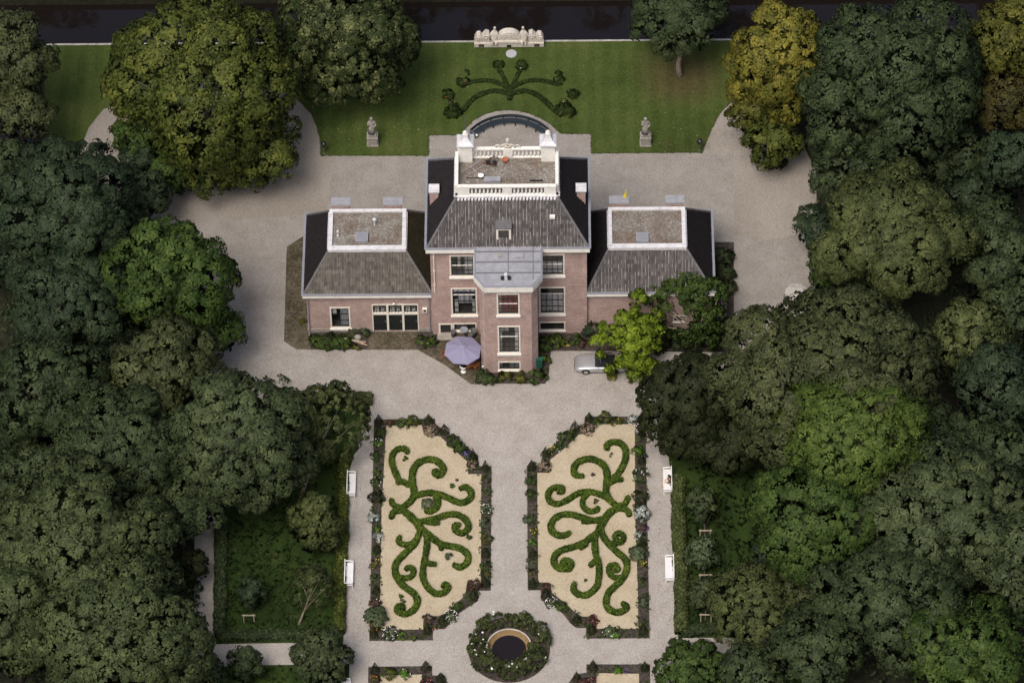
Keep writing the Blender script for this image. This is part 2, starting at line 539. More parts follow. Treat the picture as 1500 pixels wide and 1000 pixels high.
# ------------------------------------------------------------------ leaves
def leaf_arrays(P, N, size, rng, aspect=0.62):
    n = len(P)
    N = N/np.linalg.norm(N, axis=1, keepdims=True)
    R = rng.normal(size=(n, 3))
    T = np.cross(N, R)
    T /= np.linalg.norm(T, axis=1, keepdims=True)+1e-9
    B = np.cross(N, T)
    s = (size*rng.uniform(.65, 1.3, n))[:, None]
    Q = np.empty((n, 4, 3))
    Q[:, 0] = P-T*s
    Q[:, 1] = P-B*s*aspect
    Q[:, 2] = P+T*s
    Q[:, 3] = P+B*s*aspect
    return Q
def quads_obj(name, Q, tint, mat, parent, off, nrm=None):
    """Q: (n,4,3) leaf quads in world space; core: MB joined into the same mesh"""
    n = len(Q)
    Vv = (Q.reshape(-1, 3)-np.array(off)).astype(np.float32)
    me = bpy.data.meshes.new(name)
    me.vertices.add(n*4)
    me.vertices.foreach_set('co', Vv.ravel())
    me.loops.add(n*4)
    me.loops.foreach_set('vertex_index', np.arange(n*4, dtype=np.int32))
    me.polygons.add(n)
    me.polygons.foreach_set('loop_start', np.arange(0, n*4, 4, dtype=np.int32))
    me.polygons.foreach_set('loop_total', np.full(n, 4, dtype=np.int32))
    me.materials.append(mat)
    at = me.attributes.new('tint', 'FLOAT', 'FACE')
    at.data.foreach_set('value', np.clip(tint, 0, 1).astype(np.float32))
    if nrm is None:
        nrm = np.cross(Q[:, 2]-Q[:, 0], Q[:, 3]-Q[:, 1])
        nrm[nrm[:, 2] < 0] *= -1
    nrm = nrm/(np.linalg.norm(nrm, axis=1, keepdims=True)+1e-9)
    an = me.attributes.new('leaf_normal', 'FLOAT_VECTOR', 'FACE')
    an.data.foreach_set('vector', nrm.astype(np.float32).ravel())
    me.update(calc_edges=True)
    o = bpy.data.objects.new(name, me)
    col.objects.link(o)
    if parent: o.parent = parent
    return o
def sph(rng, n):
    d = rng.normal(size=(n, 3))
    return d/np.linalg.norm(d, axis=1, keepdims=True)
def crown_quads(lobes, leaf, clump, per, rng, cover=1.0, spread=.45, low=-.35, loose=.25, want_n=False):
    """leaves on clumps on lobes"""
    L = np.array(lobes, float)
    CP = []; CD = []
    for i, (x, y, z, r) in enumerate(L):
        n = max(4, int(cover*3.3*(r/clump)**2))
        d = sph(rng, n)
        d = d[d[:, 2] > low]
        p = np.array([x, y, z])+d*(r-clump*.4)*rng.uniform(.86, 1.05, (len(d), 1))
        keep = np.ones(len(p), bool)
        for j, q in enumerate(L):
            if j != i:
                keep &= np.linalg.norm(p-q[:3], axis=1) > q[3]*.9
        CP.append(p[keep]); CD.append(d[keep])
    CP = np.concatenate(CP); CD = np.concatenate(CD)
    m = len(CP)
    cr = clump*rng.uniform(.7, 1.25, m)
    ct = rng.uniform(0, 1, m)
    idx = np.repeat(np.arange(m), per)
    d = sph(rng, len(idx))+CD[idx]*.75+np.array([0, 0, .25])
    d /= np.linalg.norm(d, axis=1, keepdims=True)
    rr = cr[idx]*(1-loose*rng.uniform(0, 1, len(idx))**1.5)
    P = CP[idx]+d*rr[:, None]*np.array([1, 1, .85])
    N = d*.95+CD[idx]*.2+rng.normal(size=(len(idx), 3))*spread
    Q = leaf_arrays(P, N, leaf, rng)
    tint = ct[idx]*.55+rng.uniform(0, 1, len(idx))*.45
    if want_n:
        cen = L[:, :3].mean(0)
        cd = P-cen
        cd /= np.linalg.norm(cd, axis=1, keepdims=True)+1e-9
        return Q, tint, CD[idx]*.3+cd*.6+d*.6+rng.normal(size=(len(idx), 3))*.18
    return Q, tint

def lobes_for(C, R, Rz, rng, n=14, k=.42):
    out = [(C[0], C[1], C[2]-.05*Rz, R*.55)]
    g = math.pi*(3-math.sqrt(5))
    for i in range(n):
        zz = 1-1.45*(i+.5)/n
        rr = math.sqrt(max(0, 1-zz*zz))
        a = i*g+rng.uniform(-.5, .5)
        lr = R*k*rng.uniform(.72, 1.18)
        e = rng.uniform(.82, 1.10)
        out.append((C[0]+rr*math.cos(a)*(R-lr*.85)*e, C[1]+rr*math.sin(a)*(R-lr*.85)*e, C[2]+zz*(Rz-lr*.8)*e, lr))
    return out

def trunk_mb(base, C, R, r0, rng, nl=5):
    mb = MB()
    top = (C[0], C[1], C[2]+R*.15)
    n = 6
    pts = []
    for i in range(n+1):
        t = i/n
        pts.append((base[0]+(top[0]-base[0])*t+rng.uniform(-.08, .08)*r0*6*(0 < i < n), base[1]+(top[1]-base[1])*t+rng.uniform(-.08, .08)*r0*6*(0 < i < n), base[2]+(top[2]-base[2])*t))
    mb.tube(pts, [r0*(1.35 if i == 0 else 1)*(1-.8*i/n) for i in range(n+1)], 9)
    lim = MB()
    for k in range(nl):
        a = 2*math.pi*(k+rng.uniform(-.2, .2))/nl
        p = pts[2+k % 3]
        e = (C[0]+math.cos(a)*R*.7, C[1]+math.sin(a)*R*.7, C[2]+R*rng.uniform(-.1, .4))
        mid = ((p[0]+e[0])/2, (p[1]+e[1])/2, (p[2]+e[2])/2+R*.08)
        lim.tube([p, mid, e], [r0*.42, r0*.28, r0*.08], 6)
    return mb, lim

def tree(label, px, py, rx, ry, zc, sp, seed, leaf=.2, clump=.75, per=26, cover=1.0, n=14, k=.42, base=None,
         name='broadleaf_tree', r0=None, spread=.45, bark='bark', loose=.25, rz=None, low=-.35, group='trees around the garden', cat='tree'):
    rng = np.random.default_rng(seed)
    s = .0585
    R = rx*s
    Rz = rz if rz else min(1.35*R, max(.62*R, math.sqrt(max(.01, ry*ry-.583*rx*rx))/.645*s))
    x, y = G(px, py, zc)
    C = (x, y, zc)
    b = (G(*base)+(0,)) if base else (x, y, 0)
    t = thing(name, label, cat, b, 0, group)
    r0 = r0 or max(.12, R*.055)
    tm, lm = trunk_mb(b, C, R, r0, rng)
    obj('trunk', tm, M[bark], t, True)
    obj('limb', lm, M[bark], t, True)
    dense = cover > .85
    Q, ti, nn = crown_quads(lobes_for(C, R, Rz, rng, n, k), leaf*(.80 if dense else .85), clump*.85, int(per*1.32), rng, cover*(2.3 if dense else 1.6), spread*.5, low, loose, True)
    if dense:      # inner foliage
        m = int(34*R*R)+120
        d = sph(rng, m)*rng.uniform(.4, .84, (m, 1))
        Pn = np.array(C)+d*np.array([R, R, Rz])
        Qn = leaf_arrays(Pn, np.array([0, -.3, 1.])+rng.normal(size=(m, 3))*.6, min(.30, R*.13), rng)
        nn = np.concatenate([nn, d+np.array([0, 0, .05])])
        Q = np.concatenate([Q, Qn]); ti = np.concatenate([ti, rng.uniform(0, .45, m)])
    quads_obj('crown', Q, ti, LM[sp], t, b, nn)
    return t

def plant(name, label, cat, px, py, rpx, sp, seed, h=1.0, leaf=.085, per=14, flower=None, nf=0, z=0.05, group=None, clump=.2, fl=.042):
    """small border plant: foliage mound plus optional blooms"""
    rng = np.random.default_rng(seed)
    R = rpx*.0585
    x, y = G(px, py, z+R*h*.5)
    t = thing(name, label, cat, (x, y, z), 0, group)
    clump = min(clump, R*.5)
    k = 5 if R > .3 else 3
    lobes = [(x, y, z+R*h*.55, R*.62)]
    for i in range(k):
        a = 2*math.pi*i/k+rng.uniform(-.4, .4)
        lobes.append((x+math.cos(a)*R*.5, y+math.sin(a)*R*.5, z+R*h*rng.uniform(.3, .65), R*rng.uniform(.36, .52)))
    Q, ti, nn = crown_quads(lobes, leaf, clump, per, rng, 2.2, .6, -.2, .5, True)
    quads_obj('foliage', Q, ti, LM[sp], t, (x, y, z), nn)
    if flower:
        d = sph(rng, nf); d[:, 2] = np.abs(d[:, 2])
        P = np.array([x, y, z+R*h*.5])+d*np.array([R, R, R*h*.75])
        Qf = leaf_arrays(P, np.array([[0, -.5, 1.]])+rng.normal(size=(nf, 3))*.3, fl, rng, .95)
        quads_obj('blooms', Qf, rng.uniform(0, 1, nf), M[flower], t, (x, y, z))['kind'] = 'stuff'
    return t

def smooth_path(pts, n=8):
    """Catmull-Rom through 2-D points"""
    P = [pts[0]]+list(pts)+[pts[-1]]
    out = []
    for i in range(1, len(P)-2):
        p0, p1, p2, p3 = (np.array(P[i+j], float) for j in (-1, 0, 1, 2))
        for k in range(n):
            t = k/n
            out.append(.5*((2*p1)+(-p0+p2)*t+(2*p0-5*p1+4*p2-p3)*t*t+(-p0+3*p1-3*p2+p3)*t**3))
    out.append(np.array(P[-2], float))
    return out

def hedge(name, path, width, height, sp, seed, parent, z0, leaf=.07, dens=150, taper=True, off=(0, 0, 0)):
    """clipped hedge along a world path: solid heart plus clipped leaf skin, one mesh"""
    rng = np.random.default_rng(seed)
    P = [np.array(p, float) for p in path]
    n = len(P)
    prof = [(-.5, 0), (-.5, .7), (-.36, .95), (0, 1.0), (.36, .95), (.5, .7), (.5, 0)]
    rings = []
    for i in range(n):
        t = P[min(i+1, n-1)]-P[max(i-1, 0)]
        t /= np.linalg.norm(t)+1e-9
        nn = np.array([-t[1], t[0]])
        w = width
        w *= 1+.07*math.sin(i*.9+seed)+rng.uniform(-.05, .05)
        if taper: w *= min(1, .55+.6*min(i, n-1-i)/max(1, n*.12))
        rings.append([(P[i][0]+nn[0]*a*w, P[i][1]+nn[1]*a*w, z0+b*height) for a, b in prof])
    A = np.array(rings)
    k = len(prof)
    quads = []
    for i in range(n-1):
        for j in range(k-1):
            quads.append((A[i, j], A[i+1, j], A[i+1, j+1], A[i, j+1]))
    for e in (0, n-1):
        quads.append((A[e, 0], A[e, 1], A[e, 5], A[e, 6])); quads.append((A[e, 1], A[e, 2], A[e, 4], A[e, 5]))
    core = np.array(quads)
    ar = .5*np.linalg.norm(np.cross(core[:, 1]-core[:, 0], core[:, 3]-core[:, 0]), axis=1)+.5*np.linalg.norm(np.cross(core[:, 1]-core[:, 2], core[:, 3]-core[:, 2]), axis=1)
    m = int(ar.sum()*dens)
    idx = rng.choice(len(core), m, p=ar/ar.sum())
    u, v = rng.uniform(0, 1, (2, m, 1))
    q = core[idx]
    pos = (q[:, 0]*(1-u)+q[:, 1]*u)*(1-v)+(q[:, 3]*(1-u)+q[:, 2]*u)*v
    N = np.cross(q[:, 1]-q[:, 0], q[:, 3]-q[:, 0])
    N /= np.linalg.norm(N, axis=1, keepdims=True)+1e-9
    cen = A.reshape(-1, 3).mean(0)
    ax = np.array([P[np.argmin([np.hypot(*(pp-s_[:2])) for pp in P])] for s_ in pos]) if m < 1 else None
    up = N[:, 2] < 0
    N[up] *= -1
    pos = pos+N*rng.uniform(-.01, leaf*.7, (m, 1))
    L = leaf_arrays(pos, N*.9+rng.normal(size=(m, 3))*.5, leaf, rng, .7)
    Q = np.concatenate([core, L])
    blot = .3*np.sin(pos[:, 0]*3.1+seed)*np.sin(pos[:, 1]*2.7)
    tint = np.concatenate([np.full(len(core), .12), rng.uniform(0, 1, m)*.8+.1+blot*.5])
    return quads_obj(name, Q, tint, LM[sp], parent, off)

# ================================================================== SETTING
CY0, CY1 = 35.5, 41.15         # canal
AX0, AX1 = -46.0, -42.3       # moat arm on the left
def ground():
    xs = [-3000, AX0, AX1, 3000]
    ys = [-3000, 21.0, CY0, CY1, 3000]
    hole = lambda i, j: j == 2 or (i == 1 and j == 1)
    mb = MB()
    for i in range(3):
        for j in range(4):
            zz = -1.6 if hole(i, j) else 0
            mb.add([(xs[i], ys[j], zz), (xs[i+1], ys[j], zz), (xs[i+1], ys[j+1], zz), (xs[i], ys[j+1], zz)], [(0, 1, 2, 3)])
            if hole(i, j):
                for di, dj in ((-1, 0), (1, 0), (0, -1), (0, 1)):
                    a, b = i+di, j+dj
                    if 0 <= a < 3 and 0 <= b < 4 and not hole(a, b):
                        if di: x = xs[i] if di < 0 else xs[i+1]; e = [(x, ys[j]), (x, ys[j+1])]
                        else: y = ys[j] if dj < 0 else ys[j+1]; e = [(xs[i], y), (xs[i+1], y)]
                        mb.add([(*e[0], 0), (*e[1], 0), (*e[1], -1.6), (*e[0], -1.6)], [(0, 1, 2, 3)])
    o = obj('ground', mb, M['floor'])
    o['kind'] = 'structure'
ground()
wm = MB()
wm.add([(-3000, CY0, -.7), (3000, CY0, -.7), (3000, CY1, -.7), (-3000, CY1, -.7)], [(0, 1, 2, 3)])
wm.add([(AX0, 21, -.7), (AX1, 21, -.7), (AX1, CY0, -.7), (AX0, CY0, -.7)], [(0, 1, 2, 3)])
o = obj('canal_water', wm, M['canal']); o['kind'] = 'structure'
o = obj('far_path', MB().box(-120, 120, CY1+.02, CY1+2.2, .001, .03), M['plinth']); o['kind'] = 'structure'
# stone quay edge
qe = MB()
qe.box(AX1, 60, CY0-.17, CY0+.03, -1.2, .08)
o = obj('quay_edge', qe, plain('quay_stone', (.36, .35, .32), .9, .3, 3.0, dirt=(.12, .12, .09))); o['kind'] = 'structure'

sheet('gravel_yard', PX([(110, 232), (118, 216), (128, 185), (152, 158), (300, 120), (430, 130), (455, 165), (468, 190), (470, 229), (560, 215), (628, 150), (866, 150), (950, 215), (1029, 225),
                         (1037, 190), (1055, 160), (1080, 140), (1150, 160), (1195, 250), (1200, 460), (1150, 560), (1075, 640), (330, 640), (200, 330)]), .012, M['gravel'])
sheet('gravel_drive', PX([(1075, 226), (1029, 226), (1037, 190), (1055, 160), (1080, 140), (1150, 160), (1195, 250), (1195, 340), (1120, 352), (1076, 345)]), .024, M['gravel_warm'])
sheet('gravel_drive', PX([(110, 232), (118, 216), (128, 185), (152, 158), (300, 120), (430, 130), (455, 165), (468, 190), (470, 229), (492, 230), (483, 268), (478, 312), (250, 330)]), .024, M['gravel_warm'])
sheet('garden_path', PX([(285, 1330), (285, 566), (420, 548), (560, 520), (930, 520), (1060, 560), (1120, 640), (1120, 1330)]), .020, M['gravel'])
LAWN = [(470, 228.3), (469, 205), (464, 185), (455, 166), (440, 150), (425, 137), (425, 62.5), (1112, 57.5), (1095, 125), (1075, 146), (1055, 166), (1043, 188), (1036, 206), (1029, 223.8),
        (866, 225), (866, 196.3), (822, 196.5), (814, 190), (806, 182), (792, 174), (776, 167), (760, 163), (744, 161.6), (728, 163), (712, 167), (696, 175), (684, 186), (676, 198), (628, 198.3), (628, 228.3)]
sheet('lawn', PX(LAWN), .06, M['lawn'], .06)
sheet('lawn', PX([(65, 65.5), (426, 62.5), (426, 137), (300, 120), (152, 160), (130, 187), (119, 216), (110, 232), (66, 232)]), .05, M['lawn'], .05)
sheet('orchard_grass', PX([(408, 578), (548, 577), (511, 690), (503, 940), (316, 943), (316, 700)]), .04, M['rough_grass'], .04)
sheet('orchard_grass', PX([(386, 974), (512, 972), (500, 1330), (300, 1330), (300, 976)]), .04, M['rough_grass'], .04)
sheet('orchard_grass', PX([(962, 560), (984, 700), (993, 934), (1150, 933), (1180, 560)]), .04, M['rough_grass'], .04)
sheet('orchard_grass', PX([(1000, 972), (1000, 1330), (1200, 1330), (1200, 968)]), .04, M['rough_grass'], .04)
# paving round the house
sheet('brick_paving', PX([(420, 362), (446, 345), (452, 487), (456, 512), (434, 512), (416, 500)]), .036, M['paving'])
sheet('brick_paving', PX([(538, 486), (640, 486), (706, 480), (706, 563), (690, 563), (652, 535), (612, 512.5), (538, 512.5)]), .036, M['paving'])
sheet('border_soil', PX([(453, 484), (540, 484), (540, 512), (455, 512)]), .05, M['soil'], .04)
sheet('border_soil', PX([(610, 486), (641, 486), (641, 511), (610, 511)]), .05, M['soil'], .04)
sheet('border_soil', PX([(703, 530), (703, 552), (712, 562), (798, 562), (803, 556), (807, 514), (860, 514), (960, 515), (1075, 516), (1075, 355), (1040, 355), (1040, 480), (703, 480)]), .05, M['soil'], .04)
for a in ((600, 556.5, 690, 562), (690, 556, 703, 562)):
    pass

# parterre beds (left traced, right traced)
BEDL = [(548, 615), (637, 613.5), (638, 622), (655, 633), (700, 667), (702, 683), (720, 683), (718.8, 864.7), (701, 865), (700, 880), (684, 890), (668, 901), (658, 914), (652, 921), (634, 921), (634, 937.3), (541, 938.3), (545, 760)]
SANDL = [(566, 624), (600, 624), (618, 623), (621, 637), (645, 640), (664, 658), (684, 676), (686, 695), (705, 695), (704.3, 857), (686, 857), (682, 872), (668, 884), (652, 899), (632, 906), (620, 908), (620, 922), (555, 923), (557, 870), (559, 745)]
BEDR = [(945, 610.5), (857, 610.5), (856, 620), (838, 632), (796, 664), (791, 681.5), (772, 682), (773, 864.3), (792, 864), (792.5, 879), (808, 886), (824, 898), (835, 912), (845, 919.5), (858.5, 919.5), (859, 934.8), (951.7, 934.5), (948, 760)]
SANDR = [(930, 622), (872, 622), (871, 634), (848, 637), (826, 658), (806, 674), (805, 693), (787, 693), (788.5, 853), (806, 854), (808, 868), (826, 882), (840, 895), (852, 903), (874, 905), (874, 921), (935, 921), (934.5, 870), (930, 745)]
BEDL2 = [(539.5, 976.5), (633, 975.5), (633, 989), (650, 990), (660, 1006), (690, 1330), (536, 1330)]
SANDL2 = [(557, 990), (618, 988), (618, 1330), (555, 1330)]
BEDR2 = [(952, 973), (859, 973), (859, 985), (842, 988), (830, 1004), (800, 1330), (955, 1330)]
SANDR2 = [(936, 987), (874, 986), (874, 1330), (938, 1330)]
for b, s in ((BEDL, SANDL), (BEDR, SANDR), (BEDL2, SANDL2), (BEDR2, SANDR2)):
    sheet('parterre_soil', PX(b), .07, M['soil'], .07)
    sheet('parterre_sand', PX(s), .082, M['sand'])

# ================================================================== MANOR HOUSE
house = thing('manor_house', 'red brick manor house with hipped tile roofs, two low wings and a stair bay', 'house', (0, 5, 0))

def wall_y(name, x0, x1, z0, z1, Y, th, holes, mat, parent=house):
    """wall facing -Y with rectangular openings"""
    xs = sorted({x0, x1, *[h[0] for h in holes], *[h[1] for h in holes]})
    zs = sorted({z0, z1, *[h[2] for h in holes], *[h[3] for h in holes]})
    mb = MB()
    for i in range(len(xs)-1):
        for j in range(len(zs)-1):
            cx, cz = (xs[i]+xs[i+1])/2, (zs[j]+zs[j+1])/2
            if not any(h[0] < cx < h[1] and h[2] < cz < h[3] for h in holes):
                # faces only where exposed
                x_, X_, z_, Z_ = xs[i], xs[i+1], zs[j], zs[j+1]
                mb.add([(x_, Y, z_), (X_, Y, z_), (X_, Y, Z_), (x_, Y, Z_)], [(0, 1, 2, 3)])
    for (a, b, c, d) in holes:
        mb.add([(a, Y, c), (b, Y, c), (b, Y+th, c), (a, Y+th, c), (a, Y, d), (b, Y, d), (b, Y+th, d), (a, Y+th, d)],
               [(0, 1, 2, 3), (4, 7, 6, 5), (0, 3, 7, 4), (1, 5, 6, 2)])
    return mb

def window(x0, x1, z0, z1, Y, cols, rows, curtain=None, split=None, sillh=.22, bar='glazing', fr=.13, whitebars=(), name='window', casing='cream'):
    f = MB()
    yo = Y-.05
    f.box(x0, x0+fr, yo, Y+.14, z0+fr, z1); f.box(x1-fr, x1, yo, Y+.14, z0+fr, z1)
    f.box(x0+fr, x1-fr, yo, Y+.14, z1-fr, z1); f.box(x0, x1, yo, Y+.14, z0, z0+fr)
    if split:
        zz = z0+(z1-z0)*split
        f.box(x0+fr, x1-fr, yo+.01, Y+.12, zz-.05, zz+.05)
    w = obj('window', f, M[casing], house)
    if sillh:
        obj('sill', MB().box(x0-.06, x1+.06, Y-.14, Y-.003, z0-sillh, z0-.003), M['white'], w)
    ax, bx, az, bz = x0+fr, x1-fr, z0+fr, z1-fr
    g = MB()
    st = .045
    yb, ye = Y+.03, Y+.09
    g.box(ax, ax+.06, yb, ye, az, bz); g.box(bx-.06, bx, yb, ye, az, bz)
    g.box(ax+.06, bx-.06, yb, ye, az, az+.07); g.box(ax+.06, bx-.06, yb, ye, bz-.06, bz)
    for i in range(1, cols):
        x = ax+(bx-ax)*i/cols
        g.box(x-st/2, x+st/2, yb+.01, ye, az+.07, bz-.06)
    wb = MB()
    for j in range(1, rows):
        z = az+(bz-az)*j/rows
        (wb if j in whitebars else g).box(ax+.06, bx-.06, yb+.006 if j not in whitebars else yb-.01, ye+.002, z-st/2, z+st/2)
    obj('glazing_bar', g, M[bar], w)
    if wb.v: obj('meeting_rail', wb, M['white'], w)
    proto = None
    for i in range(cols):
        for j in range(rows):
            a, b = ax+(bx-ax)*i/cols, ax+(bx-ax)*(i+1)/cols
            c, d = az+(bz-az)*j/rows, az+(bz-az)*(j+1)/rows
            if proto is None:
                cx, cz = (b-a)/2, (d-c)/2
                proto = bpy.data.meshes.new('pane')
                proto.from_pydata([(-cx, 0, -cz), (cx, 0, -cz), (cx, 0, cz), (-cx, 0, cz)], [], [(0, 1, 2, 3)])
                proto.materials.append(M['glass'])
            p = bpy.data.objects.new('pane', proto)
            col.objects.link(p)
            p.parent = w
            p.location = Vector(((a+b)/2, Y+.06, (c+d)/2))-wloc(w)
            p.rotation_euler = (random.uniform(-.012, .012), 0, random.uniform(-.012, .012))
    # room recess and curtains behind the glass
    r = MB()
    yr = Y+1.6
    r.add([(x0, Y+.14, z0), (x1, Y+.14, z0), (x1, yr, z0), (x0, yr, z0), (x0, Y+.14, z1), (x1, Y+.14, z1), (x1, yr, z1), (x0, yr, z1)],
          [(0, 1, 2, 3), (4, 7, 6, 5), (0, 3, 7, 4), (1, 5, 6, 2), (3, 2, 6, 7)])
    obj('room', r, M['room'], w)
    if curtain:
        for (u0, u1, v0, v1, mt) in curtain:
            c = MB()
            nn = 10
            A0, A1 = ax+(bx-ax)*u0, ax+(bx-ax)*u1
            for i in range(nn):
                xa, xb = A0+(A1-A0)*i/nn, A0+(A1-A0)*(i+1)/nn
                da, db = .04*math.cos(i*math.pi), .04*math.cos((i+1)*math.pi)
                c.add([(xa, Y+.24+da, az+(bz-az)*v0), (xb, Y+.24+db, az+(bz-az)*v0), (xb, Y+.24+db, az+(bz-az)*v1), (xa, Y+.24+da, az+(bz-az)*v1)], [(0, 1, 2, 3)])
            obj('curtain', c, M[mt], w)
    return w

def rect(pxl, pxr, pyt, pyb, Y):
    a = V(pxl, pyb, Y); b = V(pxr, pyt, Y)
    return [a[0], b[0], a[1], b[1]]

WY, MY, BY = 1.2, .85, -3.5        # front planes of wings, main block, bay
EZ, MEZ, BZ = 5.2, 11.5, 11.55     # eave heights
# --- openings
W = {}
W['lw'] = rect(484.5, 512.5, 449.5, 480, WY)
W['ld'] = rect(546.5, 612.5, 445, 487.5, WY); W['ld'][2] = .12
W['mul'] = rect(659, 695, 373.5, 405, MY); W['mml'] = rect(661.5, 698.5, 421.5, 461, MY)
W['mur'] = rect(791, 827, 372, 403.5, MY); W['mmr'] = rect(790, 828, 420, 459.5, MY)
W['mlr'] = rect(790, 828, 471, 483.5, MY); W['mll'] = rect(664, 698, 473, 484, MY)
W['md'] = rect(643, 663, 473.5, 492.5, MY); W['md'][2] = .20
W['bu'] = rect(728, 761, 429.5, 461, BY); W['bm'] = rect(729.5, 762, 477, 517, BY); W['bl'] = rect(730, 762.5, 529, 541.5, BY)
W['rw'] = rect(986, 1006, 461.5, 471, WY); W['rv'] = rect(903.5, 909, 453.5, 458, WY)
H = lambda *k: [tuple(W[i]) for i in k]
# --- walls
mb = wall_y('wall', -17.3, -6.6, .45, EZ-.3, WY, .3, H('lw', 'ld'), M['brick'])
mb.add([(-17.3, WY, .45), (-17.3, 9.9, .45), (-17.3, 9.9, EZ-.3), (-17.3, WY, EZ-.3), (-6.6, 9.9, .45), (-6.6, 9.9, EZ-.3)], [(0, 3, 2, 1), (1, 2, 5, 4)])
obj('wing_wall', mb, M['brick'], house)
obj('plinth', MB().box(-17.36, W['ld'][0]-.003, WY-.06, WY+.3, 0, .45).box(-17.36, -17.1, WY+.3, 9.9, 0, .45), M['plinth'], house)
obj('plinth', MB().box(W['ld'][1]+.003, -6.62, WY-.06, WY+.3, 0, .45), M['plinth'], house)
mb = wall_y('wall', 6.6, 17.2, .0, EZ-.3, WY, .3, H('rw', 'rv'), M['brick'])
mb.add([(17.2, WY, 0), (17.2, 9.9, 0), (17.2, 9.9, EZ-.3), (17.2, WY, EZ-.3), (6.6, 9.9, 0), (6.6, 9.9, EZ-.3)], [(0, 1, 2, 3), (1, 4, 5, 2)])
obj('wing_wall', mb, M['brick'], house)
mb = wall_y('wall', -6.6, 6.6, 0, MEZ-.45, MY, .3, H('mul', 'mml', 'mur', 'mmr', 'mlr', 'mll', 'md'), M['brick'])
mb.add([(-6.6, MY, 0), (-6.6, 10.4, 0), (-6.6, 10.4, MEZ-.45), (-6.6, MY, MEZ-.45), (6.6, MY, 0), (6.6, 10.4, 0), (6.6, 10.4, MEZ-.45), (6.6, MY, MEZ-.45)],
       [(0, 3, 2, 1), (1, 2, 6, 5), (4, 5, 6, 7)])
obj('main_wall', mb, M['brick'], house)
mb = wall_y('wall', -1.92, 1.92, 0, BZ-.5, BY, .3, H('bu', 'bm', 'bl'), M['brick'])
for s in (-1, 1):
    a, b, c = (s*1.92, BY), (s*2.42, -2.95), (s*2.42, MY)
    for p, q in ((a, b), (b, c)):
        mb.add([(*p, 0), (*q, 0), (*q, BZ-.9), (*p, BZ-.9)], [(0, 1, 2, 3)])
obj('bay_wall', mb, M['brick'], house)
# string courses and lintel bands
rub = plain('rubbed_brick', (.40, .28, .25), .9)
for z in (V(640, 418.5, MY)[1], V(640, 467, MY)[1]):
    obj('string_course', MB().box(-6.62, -2.51, MY-.025, MY-.003, z-.06, z), rub, house); obj('string_course', MB().box(2.51, 6.62, MY-.025, MY-.003, z-.06, z), rub, house)
z = V(745, 472.5, BY)[1]
obj('string_course', MB().box(-1.93, 1.93, BY-.025, BY-.003, z-.06, z), rub, house)

# --- windows
gw = 'curtain'
window(*W['lw'], WY, 2, 3, [(.5, 1, 0, .9, gw), (.02, .3, .55, .95, 'curtainw')])
window(*W['mul'], MY, 4, 4, [(.62, 1, .0, 1, gw), (.3, .42, .35, .95, 'curtainw')], whitebars=(2,))
window(*W['mml'], MY, 4, 4, [(0, 1, .82, 1, 'curtainw'), (.08, .25, 0, .5, 'curtainw'), (.85, 1, .0, .5, 'curtainw'), (.25, .85, .35, .7, gw)], whitebars=(3,))
window(*W['mur'], MY, 4, 4, [(0, 1, 0, .55, gw)], whitebars=(2,))
window(*W['mmr'], MY, 4, 4, [(0, 1, 0, .65, gw)], whitebars=(3,))
window(*W['mlr'], MY, 2, 1, None, sillh=.1, fr=.1)
window(*W['mll'], MY, 4, 2, [(.1, .4, 0, 1, gw)], sillh=.1, fr=.1)
window(*W['bu'], BY, 4, 4, [(.12, 1, .02, 1, 'redcurtain'), (0, .12, 0, .9, 'curtainw')], whitebars=(2,))
window(*W['bm'], BY, 4, 5, [(0, .14, 0, .85, 'curtainw'), (.8, 1, 0, .9, 'curtainw'), (.15, .5, .75, 1, gw)], whitebars=(3,))
window(*W['bl'], BY, 4, 2, [(.5, 1, 0, 1, gw), (0, .15, 0, 1, 'curtainw')], sillh=.1, fr=.1)
window(*W['rw'], WY, 1, 1, None, sillh=.06, fr=.1)
# vent opening on the right wing
obj('vent_opening', MB().box(W['rv'][0], W['rv'][1], WY+.12, WY+.3, W['rv'][2], W['rv'][3]), M['room'], house)
